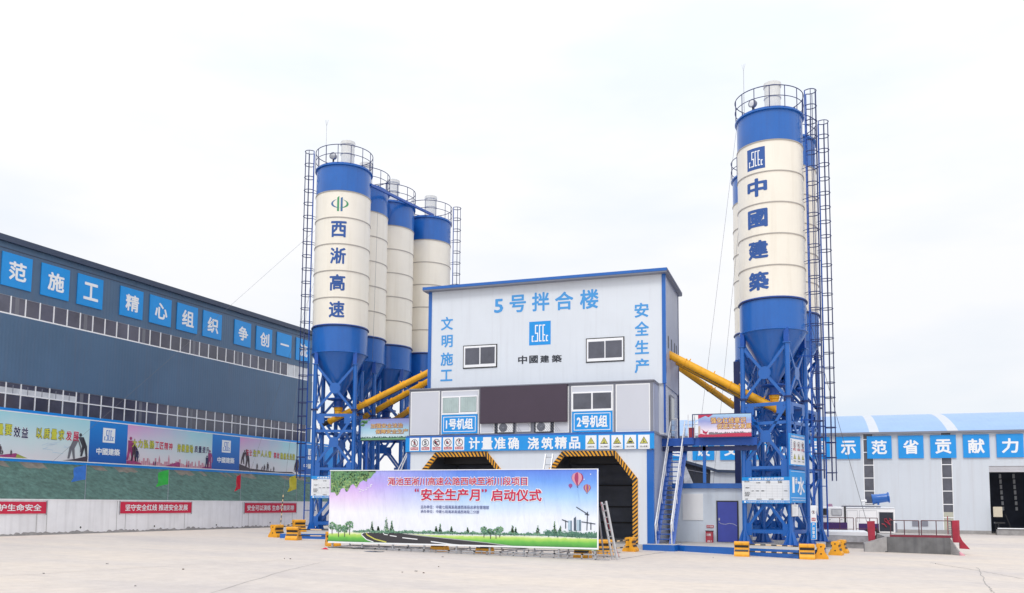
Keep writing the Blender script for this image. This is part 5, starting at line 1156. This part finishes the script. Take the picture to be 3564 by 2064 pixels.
# ================================================================== barriers
def barrier_proto():
    r = bpy.data.objects.new('traffic_barrier', None); C.objects.link(r); r['_rot'] = 1
    prof = [(-.28, 0), (.28, 0), (.28, .10), (.14, .30), (.125, .44), (.17, .48), (.17, .57), (.13, .61), (-.13, .61), (-.17, .57), (-.17, .48), (-.125, .44), (-.14, .30), (-.28, .10)]
    n = len(prof); mb = MB(); L2 = .29
    mb.add([(-L2, y, z) for y, z in prof]+[(L2, y, z) for y, z in prof], [(i, (i+1) % n, n+(i+1) % n, n+i) for i in range(n)], YEL2)
    for sx in (-1, 1):
        t = tessellate_polygon([[V((y, z, 0)) for y, z in prof]]); mb.add([(sx*L2, y, z) for y, z in prof], [tuple(x) for x in t], YEL2)
    o = mb.build('body', None, 0); o.parent = r
    bv = o.modifiers.new('bevel', 'BEVEL'); bv.width = .018; bv.segments = 2; bv.limit_method = 'ANGLE'
    for sy in (-1, 1):
        for (y0, z0, y1, z1) in ((.165, .455, .132, .37), (.205, .215, .155, .285)): mb = MB(); mb.add([(-L2+.02, sy*(y0+.012), z0), (L2-.02, sy*(y0+.012), z0), (L2-.02, sy*(y1+.012), z1), (-L2+.02, sy*(y1+.012), z1)], [(0, 1, 2, 3)], BLACK); o = mb.build('black_band', None); o.parent = r
    mb = MB()
    for sx in (-1, 1):
        for z in (.5, .22): mb.tube([(sx*(L2+.003), 0, z), (sx*(L2+.006), 0, z)], .032, BLACK, 12)
    o = mb.build('pole_socket', None); o.parent = r
    return r
bpz = barrier_proto(); bl = []
for px, py, ang, lb in ((1826, 1369, 0, 'striped yellow barrier before the shed, foremost by the 中國建築 plinth'), (1986, 1376, 3, 'striped yellow barrier at the plinth corner near the silo ladder'), (2020, 1375, 92, 'yellow barrier end-on, touching the striped one at the plinth corner'), (2058, 1366, 80, 'yellow barrier end-on beyond the plinth corner'), (2072, 1361, 80, 'rearmost yellow barrier end-on beyond the plinth corner'),
                        (1552, 1357, 84, 'yellow barrier end-on by the tower corner post'), (1489, 1351, 30, 'striped yellow barrier behind the ladder at the banner end'), (681, 1322, 82, 'yellow barrier end-on at the hall side corner of the plinth'), (722, 1329, 8, 'striped yellow barrier at the kerb left of the event banner'), (733, 1313, 60, 'yellow barrier on the plinth behind the striped one by the hall'),
                        (1082, 1360, 0, 'yellow barrier showing under the event banner below the road print'), (1193, 1364, 0, 'yellow barrier under the middle of the event banner'), (1434, 1377, 0, 'yellow barrier under the banner end below the printed grass'), (800, 1349, 40, 'yellow barrier tip just past the banner end, below its tree print')):
    o = bpz if not bl else copy_tree(bpz); q = gp(D(px, py)); 
    if py in (1360, 1364, 1377): q = V((q.x, 31.0, zg(q.x, 31))); q.x = onY(D(px, 1350), 31).x
    if px == 800: q = V((onY(D(797, 1349), 31.2).x+.42, 31.2, zg(-18, 31)))
    if px == 1489: q = V((onY(D(1487, 1349), 33).x, 33, zg(-8, 31)))
    o.location = q+V((0, 0, -.01)); o.rotation_euler.z = rad(ang)
    if px == 733: o.location = (onY(D(735, 1305), 37.6).x, 37.6, .16)
    tag(o, lb, 'barrier', 'yellow traffic barriers'); bl.append(o)
# striped poles
YS = mat('pole_yellow', (.70, .5, .28), .5)
def pole(p, q, label, n=9):
    p, q = V(p), V(q); mb = MB()
    for i in range(n): mb.tube([p.lerp(q, i/n), p.lerp(q, (i+1)/n)], .026, YS if i % 2 else BLACK, 8, caps=(i in (0, n-1)))
    tag(mb.build('striped_pole', None, 40), label, 'pole', 'striped barrier poles')
A0, B0 = bl[0].location, bl[1].location; dd = (B0-A0).normalized()*.31
pole(A0+dd+V((0, 0, .5)), B0-dd+V((0, 0, .5)), 'upper black and yellow pole between the two striped barriers at the 中國建築 plinth'); pole(A0+dd+V((0, 0, .22)), B0-dd+V((0, 0, .22)), 'lower black and yellow pole between the two striped barriers at the 中國建築 plinth')
A0, B0 = bl[6].location, bl[5].location; dd = (B0-A0).normalized()*.31
pole(A0+dd+V((0, 0, .5)), B0-dd+V((0, 0, .5)), 'upper striped pole between ladder barrier and tower post barrier', 7); pole(A0+dd+V((0, 0, .22)), B0-dd+V((0, 0, .22)), 'lower striped pole between ladder barrier and tower post barrier', 7)
A0 = bl[8].location; pole(A0+V((.31, 0, .5)), A0+V((5.2, .5, .5)), 'upper striped pole running behind the event banner from the kerb barrier'); pole(A0+V((.31, 0, .22)), A0+V((5.2, .5, .22)), 'lower striped pole running behind the event banner from the kerb barrier')
pole(V(bl[7].location)+V((.12, .32, .5)), V(bl[9].location)+V((-.3, -.1, .42)), 'dark striped pole from the end-on barrier to the one on the plinth', 5)
# ================================================================== warehouse
WY = 68.0; WHP = PL((0, WY, 0), (1, 0, 0), (0, -1, 0)); W8 = cr(2264, 1360, 1.938); WX0, WX1 = -14, 36
wh = thing('warehouse', 'long white warehouse with curved light blue roof across the yard', 'building', (10, 74, -.25))
dx0 = WHP.uv(W8(2290, 700))[0]; dt = WHP.uv(W8(2330, 508))[1]; EV = 7.1
w1 = [WHP.uv(W8(x, 700))[0] for x in (1441, 1514, 1968, 2044)]
mb = MB()
for p, q in ((WX0, w1[0]), (w1[1], w1[2]), (w1[3], dx0)): mb.box((p, WY, -.6), (q, WY+.25, EV), WHW)
mb.box((dx0, WY, dt), (dx0+7.5, WY+.25, EV), WHW); mb.box((dx0+7.5, WY, -.6), (WX1, WY+.25, EV), WHW); mb.box((WX0, WY+.25, -.6), (WX0+.25, WY+24, EV), WHW); mb.box((WX1-.25, WY+.25, -.6), (WX1, WY+24, EV), WHW); mb.box((WX0+.25, WY+23.75, -.6), (WX1-.25, WY+24, EV), WHW)
mb.build('warehouse_wall', wh)
mb = MB()
mb.box((WX0, WY-.015, -.3), (dx0, WY-.002, .02), CEM); mb.build('base_course', wh)
for x0, x1 in ((w1[0], w1[1]), (w1[2], w1[3])):
    f = MB(); n = 6; z0_ = -.6; zt = EV; f.box((x0, WY+.02, z0_), (x0+.05, WY+.16, zt), WFRAME); f.box((x1-.05, WY+.02, z0_), (x1, WY+.16, zt), WFRAME)
    zs = [.9+i*.945 for i in range(7)]
    for z in zs: f.box((x0+.05, WY+.04, z-.03), (x1-.05, WY+.14, z+.03), WFRAME)
    o = f.build('window', wh); g = MB().box((x0+.05, WY+.07, 1.3 if x0 > 7 else z0_), (x1-.05, WY+.11, zt), GLASSD)
    if x0 > 7: g.box((x0+.05, WY+.071, z0_), (x1-.05, WY+.109, 1.3), mat('frosted_pane', (.5, .5, .42), .3))
    g = g.build('pane'); g.parent = o
prof = []
for i in range(13): t_ = i/12; prof.append((WY-.25+12.4*t_, EV-.02+2.3*math.sin(t_*math.pi/2)**.9))
sk = [(WHP.uv(W8(1475, 275))[0], WHP.uv(W8(1540, 275))[0]), (WHP.uv(W8(2000, 275))[0], WHP.uv(W8(2072, 275))[0])]
cutx = [WX0-.4, -8.9, -7.8]+[v for s_ in sk for v in s_]+[WX1+.4]
mb = MB()
for i in range(len(cutx)-1):
    mk = MB()
    for (y0, z0), (y1, z1) in zip(prof[:-1], prof[1:]):
        (mk if i in (1, 3, 5) else mb).add([(cutx[i], y0, z0), (cutx[i+1], y0, z0), (cutx[i+1], y1, z1), (cutx[i], y1, z1)], [(0, 1, 2, 3)], ROOFW if i in (1, 3, 5) else ROOFB)
    if mk.v: mk.build('skylight', wh)
zr, yr = prof[-1][1], prof[-1][0]; mb.add([(WX0-.4, yr, zr), (WX1+.4, yr, zr), (WX1+.4, yr+12.4, EV), (WX0-.4, yr+12.4, EV)], [(0, 1, 2, 3)], ROOFB); mb.box((WX0-.4, WY-.27, EV-.16), (WX1+.4, WY-.02, EV-.03), GREYF)
mb.build('roof', wh)
mb = MB().box((dx0, WY+.05, dt-.42), (dx0+7.5, WY+.35, dt), mat('shutter_roll', (.5, .5, .54), .4, stripe=((0, 0, 1), .1, .01))); mb.build('roller_shutter', wh)
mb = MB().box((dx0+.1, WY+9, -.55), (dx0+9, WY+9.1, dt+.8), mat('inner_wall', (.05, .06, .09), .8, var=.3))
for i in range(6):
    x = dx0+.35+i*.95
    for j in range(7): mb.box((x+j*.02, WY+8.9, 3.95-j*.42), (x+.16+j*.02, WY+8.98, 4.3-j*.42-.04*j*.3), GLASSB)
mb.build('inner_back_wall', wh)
WL = [('建', 128, 225), ('设', 280, 423), ('交', 471, 620), ('通', 668, 818), ('强', 862, 1012), ('国', 1058, 1208), ('示', 1253, 1412), ('范', 1461, 1621), ('省', 1667, 1834), ('贡', 1882, 2056), ('献', 2105, 2282), ('力', 2333, 2515), ('量', 2565, 2750)]
x_s = WHP.uv(W8(1253, 380))[0]; pitch = (WHP.uv(W8(2333, 380))[0]-x_s)/5; sw = WHP.uv(W8(2515, 380))[0]-WHP.uv(W8(2333, 380))[0]
vt_, vb_ = 6.80, 5.15
PW = ['jian', 'she', 'jiao', 'tong', 'qiang', 'guo', 'shi', 'fan', 'sheng', 'gong', 'xian', 'li', 'liang']
for i, (ch, _, _) in enumerate(WL[:12]):
    x0 = x_s+(i-6)*pitch; mb = MB().pbox(WHP, x0, vb_, x0+sw, vt_, .03, .1, SIGNB); u, v = x0+sw/2, (vb_+vt_)/2; mb.text(WHP, ch, u-.52, v-.52, u+.52, v+.52, LETW, .03, .106)
    tag(mb.build('letter_panel'), 'blue square panel with white character %s (%s) high on the white warehouse' % (ch, PW[i]), 'letter sign', 'blue letter panels on the white warehouse')
# chair and bench at the warehouse door
cp_ = gp(D(2440, 1318)); cx0 = WHP.uv(W8(2305, 900))[0]
ch_ = thing('office_chair', 'beige backed office chair by the dark warehouse doorway', 'chair', (cx0+.4, WY-.5, -.24))
mb = MB().box((cx0+.0, WY-.6, 1.0), (cx0+.55, WY-.52, 1.7), mat('beige_fabric', (.62, .56, .44), .8)); mb.build('backrest', ch_)
MB().box((cx0+.0, WY-1.1, .55), (cx0+.6, WY-.55, .65), BLACK).build('seat', ch_)
mb = MB(); mb.tube([(cx0+.12, WY-.55, .6), (cx0+.12, WY-.55, -.24)], .025, BLACK, 6); mb.tube([(cx0+.73, WY-.55, 1.2), (cx0+1.15, WY-.55, -.1)], .025, BLACK, 6); mb.tube([(cx0+.2, WY-1.05, .55), (cx0+.2, WY-1.05, -.24)], .025, BLACK, 6); mb.build('frame', ch_)
bn = thing('steel_bench', 'low grey bench with white rail at the warehouse doorway', 'bench', (cx0+1, WY-.7, -.24)); MB().box((cx0+.1, WY-1.2, -.24), (cx0+1.9, WY-.8, .15), CEM).build('body', bn)
mb = MB().tube([(cx0+.1, WY-1.25, .22), (cx0+2.0, WY-1.25, .22), (cx0+2.05, WY-1.25, .15), (cx0+2.05, WY-1.25, -.24)], .04, WHITE, 8); mb.build('rail', bn)
# ================================================================== truck
TY = 58.0; TP = PL((0, TY, 0), (1, 0, 0), (0, -1, 0)); T8 = cr(2820, 1660, 4.2)
tz = -.42; tk = thing('service_truck', 'white and purple crew cab truck with blue spray cannon on its roof', 'truck', (3.5, 59, tz))
def tx(x): return TP.uv(T8(x, 600))[0]
def tzv(y): return TP.uv(T8(700, y))[1]
X0, XC, X1 = tx(-60), tx(505), tx(1240); zr_, zcab = tzv(445), tzv(438); zp, zpb = tzv(668), tzv(795)
mb = MB(); mb.box((XC+.06, TY, zp-.62), (X1, TY+2.1, zr_), TRUCKW); o = mb.build('box_body', tk); bv = o.modifiers.new('bevel', 'BEVEL'); bv.width = .06; bv.segments = 3
mb = MB(); mb.hexa([(X0+.25, TY+.02, zp-.62), (XC, TY+.02, zp-.62), (XC, TY+2.05, zp-.62), (X0+.25, TY+2.05, zp-.62), (X0+.6, TY+.08, zcab), (XC, TY+.08, zcab), (XC, TY+1.98, zcab), (X0+.6, TY+1.98, zcab)], TRUCKW); o = mb.build('cab', tk); bv = o.modifiers.new('bevel', 'BEVEL'); bv.width = .06; bv.segments = 3
for xa, xb, ya, yb in ((322, 456, 480, 560), (160, 245, 470, 560)):
    mb = MB().pbox(TP, tx(xa)-.03, tzv(yb)-.03, tx(xb)+.03, tzv(ya)+.03, -.04, .004, GREYF); mb.pbox(TP, tx(xa), tzv(yb), tx(xb), tzv(ya), -.03, .01, GLASSB if xa == 322 else GLASSD); mb.build('cab_window', tk)
mb = MB(); mb.pbox(TP, X0+.3, zpb, tx(540), zp, -.02, .012, PURPLE); mb.pbox(TP, tx(705), tzv(790), tx(1005), tzv(680), -.02, .012, PURPLE); mb.build('purple_skirt', tk)
mb = MB()
for x in (540, 690, 720, 975): mb.rect(TP, tx(x)-.01, tzv(660), tx(x)+.01, tzv(490), .006, LINEG)
for x in (540, 720): mb.rect(TP, tx(x)+.01, tzv(492), tx(690 if x == 540 else 975)-.01, tzv(488), .006, LINEG)
mb.rect(TP, tx(275), tzv(632), tx(300), tzv(626), .012, BLACK); mb.rect(TP, tx(440), tzv(632), tx(475), tzv(626), .012, BLACK); mb.rect(TP, tx(272)-.01, tzv(660), tx(272)+.01, tzv(490), .008, GREYF); mb.build('shutter_door', tk)
mb = MB().pbox(TP, tx(1010), tzv(790), tx(1212), tzv(512), .0, .008, DARK); mb.pbox(TP, tx(1010)-.04, tzv(790), tx(1010), tzv(505), 0, .02, ALU); mb.pbox(TP, tx(1212), tzv(790), tx(1212)+.04, tzv(505), 0, .02, ALU)
for i in range(9): x, y = re_.uniform(1020, 1160), re_.uniform(600, 720); mb.tube([TP.P(tx(x), tzv(y), .03), TP.P(tx(x+40), tzv(y+re_.uniform(-40, 60)), .05)], .03, REDP, 6)
mb.build('pump_bay', tk)
MB().box((XC-.02, TY+.015, zp-.62), (XC+.08, TY+2.05, zcab+.02), BLACK).build('cab_gap', tk)
MB().box((X1, TY+.1, zp-.55), (X1+.12, TY+2.0, zp), GREYF).build('bumper', tk)
for x in (tx(60), tx(900)):
    o = MB().tube([(x, TY-.02, tz+.42), (x, TY+.25, tz+.42)], .42, RUBBER, 28).build('wheel', tk, 40); h = MB().tube([(x, TY-.03, tz+.42), (x, TY, tz+.42)], .22, ALU, 20).build('rim'); h.parent = o
mb = MB().box((X0+.3, TY+.3, tz+.4), (X1-.1, TY+1.8, zp-.62), BLACK); mb.build('chassis', tk)
mb = MB(); mb.pbox(TP, tx(470), zr_+.02, tx(1030), zr_+.10, -1.6, -.1, GREYF)
for x in range(490, 1030, 90): mb.pbox(TP, tx(x), zr_+.10, tx(x)+.35, zr_+.16, -1.4, -.2, WHITE)
mb.tube([TP.P(tx(760), zr_+.1, -.5), TP.P(tx(800), zr_+.35, -.5), TP.P(tx(830), zr_+.5, -.5)], .06, WHITE, 8); mb.tube([TP.P(tx(760), zr_+.4, -.5), TP.P(tx(840), zr_+.4, -.5)], .07, WHITE, 8); mb.build('roof_rack', tk)
MB().lathe([(.0, zcab+.2), (.12, zcab+.17), (.16, zcab), (.16, zcab-.02)], mat('beacon_mauve', (.35, .2, .3), .3), 16, (tx(300), TY+.8, 0)).build('beacon', tk, 40)
c_a, c_b = TP.P(tx(925), tzv(325), -.8), TP.P(tx(1180), tzv(295), -.8); dxx = (c_b-c_a).normalized(); rz = .36
cn = MB(); cn.tube([c_a, c_a+dxx*.1, c_a+dxx*.3, c_b-dxx*.12, c_b-dxx*.06, c_b], [.34, .31, .29, .27, .34, .34], BLUE, 28, caps=False); cn.tube([c_a+dxx*.12, c_a+dxx*.14], .27, DARK, 24); cn.tube([c_b-dxx*.1, c_b-dxx*.08], .25, DARK, 24)
o = cn.build('spray_cannon', tk, 40); md = MB().box((tx(1000), TY+.65, zr_), (tx(1030), TY+.95, tzv(345)), BLUE); md.box((tx(985), TY+.55, zr_), (tx(1045), TY+1.05, zr_+.08), BLUED); md = md.build('cannon_mount'); md.parent = o
MB().box((XC+.1, TY-.02, zr_-.07), (X1-.02, TY-.002, zr_-.045), GREYF).build('roof_trim', tk)
tk_m = MB().tube([TP.P(tx(215), tzv(470), .25), TP.P(tx(215), tzv(550), .25)], [.16, .16], BLACK, 12).build('wing_mirror', tk, 40)
# ================================================================== weighbridge ramp, posts, railings
RY = 44.6; RP = PL((0, RY, 0), (1, 0, 0), (0, -1, 0)); zf = -.56
def rx(x, y=1000): return RP.uv(T8(x, y))[0]
def rz_(y): return RP.uv(T8(1500, y))[1]
xa, xb = rx(1120), rx(2050); zt_ = rz_(882)
KICK = mat('kick_board_red', (.20, .018, .04), .5, var=.2, vs=3)
rp = thing('weighbridge', 'raised concrete weighbridge with grey end wall and white deck', 'weighbridge', (4.5, 46, zf))
mb = MB().box((xa, RY, zf-.3), (xb, RY+.3, zt_), CEMD); mb.build('end_wall', rp)
mb = MB(); xl = rx(835); zl = rz_(985); 
mb.hexa([(xl-.15, RY-.5, zf-.3), (xa, RY-.02, zf-.3), (xa, RY+.3, zf-.3), (xl-.15, RY+.3, zf-.3), (xl-.15, RY-.5, zl), (xa, RY-.02, zt_), (xa, RY+.3, zt_), (xl-.15, RY+.3, zl+.05)], CEM); mb.build('wing_wall', rp); mb = MB()
xr_ = rx(2150); mb.hexa([(xb, RY-.02, zf-.3), (xr_, RY-.55, zf-.3), (xr_+.12, RY+.1, zf-.3), (xb, RY+.3, zf-.3), (xb, RY-.02, zt_), (xr_, RY-.55, zf+.10), (xr_+.12, RY+.1, zf+.16), (xb, RY+.3, zt_)], CEM); mb.build('wing_wall', rp)
mb = MB().box((xa, RY+.3, zf-.3), (xb, RY+6.5, zt_-.02), CEM); mb.box((rx(1170), RY+.02, zt_), (rx(2070), RY+.14, zt_+.10), KICK); mb.build('deck', rp)
zd = .02
DPl = PL((0, 47.5, 0), (1, 0, 0), (0, -1, 0)); xd0 = DPl.uv(T8(100, 850))[0]; xd1 = DPl.uv(T8(850, 850))[0]; zt2 = DPl.uv(T8(560, 790))[1]; zt3 = DPl.uv(T8(560, 858))[1]
mb = MB().box((xd0, 47.5, zt3-.0), (xd1, 51.5, zt2-.05), WHITE); mb.box((xd0, 47.55, zf-.3), (xd1+.1, 51.4, zt3), CEM); mb.box((xd0-.1, 47.45, DPl.uv(T8(560, 945))[1]-.02), (xd1, 47.54, zt3-.02), STEEL); mb.build('side_deck', rp)
PINKP = mat('faded_red_paint', (.62, .30, .36), .7, var=.35, vs=6)
pq = [rx(2150, 1050), rx(2265, 1110)]
MB().hexa([(pq[0], RY-.62, zf-.2), (pq[1]+.02, RY-.62, zf-.2), (pq[1]-.05, RY+.6, zf-.2), (pq[0], RY+.3, zf-.2), (pq[0], RY-.6, zf+.14), (pq[1]-.12, RY-.6, zf+.06), (pq[1]-.2, RY+.6, zf+.2), (pq[0], RY+.3, zf+.3)], PINKP).build('painted_kerb', rp)
mb = MB()
for i in range(3): x = rx(1050+i*25); mb.box((x, RY-.06, zf), (x+.08, RY-.02, zf+.1), BLACK)
mb.build('drain_slot', rp)
for (x0, y0, x1, y1, yy, lb) in ((848, 650, 948, 970, RY+.15, 'tall red post at the weighbridge corner near the truck'), (2085, 640, 2185, 960, RY+.5, 'tall red post at the far corner of the weighbridge')):
    pl = PL((0, yy, 0), (1, 0, 0), (0, -1, 0)); a, v0, b_, v1 = pl.box(T8, x0, y0, x1, y1); o = MB(); o.hexa([(a, yy, v0), (b_, yy, v0), (b_+.03, yy+.4, v0), (a+.03, yy+.4, v0), (a-.03, yy, v1), (b_, yy, v1+.02), (b_, yy+.4, v1+.02), (a-.03, yy+.4, v1)], REDP)
    if x0 > 2000: o.hexa([(b_, yy+.05, v0-.28), (b_+.42, yy+.05, v0-.3), (b_+.42, yy+.3, v0-.3), (b_, yy+.3, v0-.28), (b_, yy+.05, v0+.35), (b_+.1, yy+.05, v0+.1), (b_+.1, yy+.3, v0+.1), (b_, yy+.3, v0+.35)], REDP)
    tag(o.build('red_post'), lb, 'post', 'red posts of the weighbridge')
MAR = mat('railing_maroon', (.10, .03, .04), .5)
def rail(pl, x0, x1, yt, yb, mids, label):
    a, b_ = pl.uv(T8(x0, yt))[0], pl.uv(T8(x1, yt))[0]; xm = (x0+x1)/2; v1, v0 = pl.uv(T8(xm, yt))[1], pl.uv(T8(xm, yb))[1]; mb = MB()
    mb.tube([pl.P(a, v1), pl.P(b_, v1)], .022, MAR, 6); mb.tube([pl.P(a, v0), pl.P(b_, v0)], .02, MAR, 6)
    for u in [a]+[pl.uv(T8(x, yt))[0] for x in mids]+[b_]: mb.tube([pl.P(u, v0-.12), pl.P(u, v1)], .022, MAR, 6)
    tag(mb.build('guard_rail'), label, 'railing', 'maroon railing sections of the weighbridge')
r1 = PL((0, RY+.2, 0), (1, 0, 0), (0, -1, 0)); r2_ = PL((0, 51.5, 0), (1, 0, 0), (0, -1, 0))
rail(r1, 1170, 1585, 637, 850, [1372], 'maroon railing section on the weighbridge wall beside the truck tail'); rail(r1, 1620, 2065, 640, 855, [1838], 'maroon railing section against the far red post')
rail(r2_, 150, 630, 595, 760, [430], 'maroon railing section in front of the truck cab'); rail(r2_, 668, 980, 600, 760, [868], 'maroon railing section before the truck body')
# steel steps / window bars, small electric boxes, wires
mb = MB(); 
for x in (1490, 1622): a, v0, b_, v1 = WHP.box(T8, x, 640, x+100, 720); mb.pbox(WHP, a, v0, b_, v1, 0, .05, GREYF)
tag(mb.build('vent_louvre'), 'pair of grey louvre panels low on the warehouse wall', 'vent')
mb = MB(); a, v0, b_, v1 = WHP.box(T8, 1965, 590, 2060, 850); SPp = WHP.off(1.5); 
for i in range(7): mb.pbox(SPp, a, v0+i*.16, b_, v0+i*.16+.05, 0, .3, GREYF)
mb.tube([SPp.P(a, v0), SPp.P(a, v1+.1)], .03, REDP, 6); tag(mb.build('steel_steps'), 'small grey steel steps standing against the warehouse window strip', 'steps')
# guy wires
WIRE = mat('wire_grey', (.14, .145, .17), .5)
def wire(p, q, label, r=.007):
    tag(MB().tube([p, V(p).lerp(V(q), .5)-V((0, 0, .05)), q], r, WIRE, 5).build('guy_wire'), label, 'wire', 'guy wires of the silos')
wire(RXY+V((-1.45, -.6, 20.1)), (-5.6, 44.5, 2.6), 'thin guy wire from the 中國建築 silo top to the shed roof')
wire(RXY+V((-1.5, 1.5, 16.5)), (-4.6, 44.5, 2.6), 'second guy wire beside the first, ending nearer the silo')
wire(RXY+V((1.5, 0, 11)), onY(T8(825, 655), RY+.3), 'guy wire running down to the red weighbridge post', .011)
wire(LXY+V((-1.5, 0, 17.3)), HP.P(HP.uv(D(119, 1140))[0], hb+.05, .25), 'long guy wire slanting from the 西淅高速 silo down over the first printed panel', .006)
wire(LXY+V((-1.5, -.4, 14)), WP.P(WP.uv(D(625, 1150))[0], 2.6, -.6), 'guy wire from the 西淅高速 silo down to the slope by the red flag', .006)
wire(V((-23.2, 43.0, 18.5)), V((-22.9, 42.2, 9.6)), 'thin cable hanging down the silo behind the 西淅高速 one')
cb = bl[7].location; top = LXY+V((-1.9, -.3, 6.0))
mb = MB(); pA, pB = onY(D(978*0+690, 1297), 36.2), onY(D(697, 1218), 36.6)
for i in range(14): mb.tube([pA.lerp(pB, i/14), pA.lerp(pB, (i+1)/14)], .022, (BLACK, YS)[i % 2], 6)
wire(LXY+V((-1.5, -.6, 15)), pB, 'guy wire from the 西淅高速 silo into the striped sleeve', .006)
tag(mb.build('striped_guy_sleeve', None, 40), 'black and yellow striped guy wire sleeve rising from the end-on barrier by the hall', 'wire')
if '_rot' in proto: 
    for o in bpy.data.objects:
        if '_rot' in o: del o['_rot']
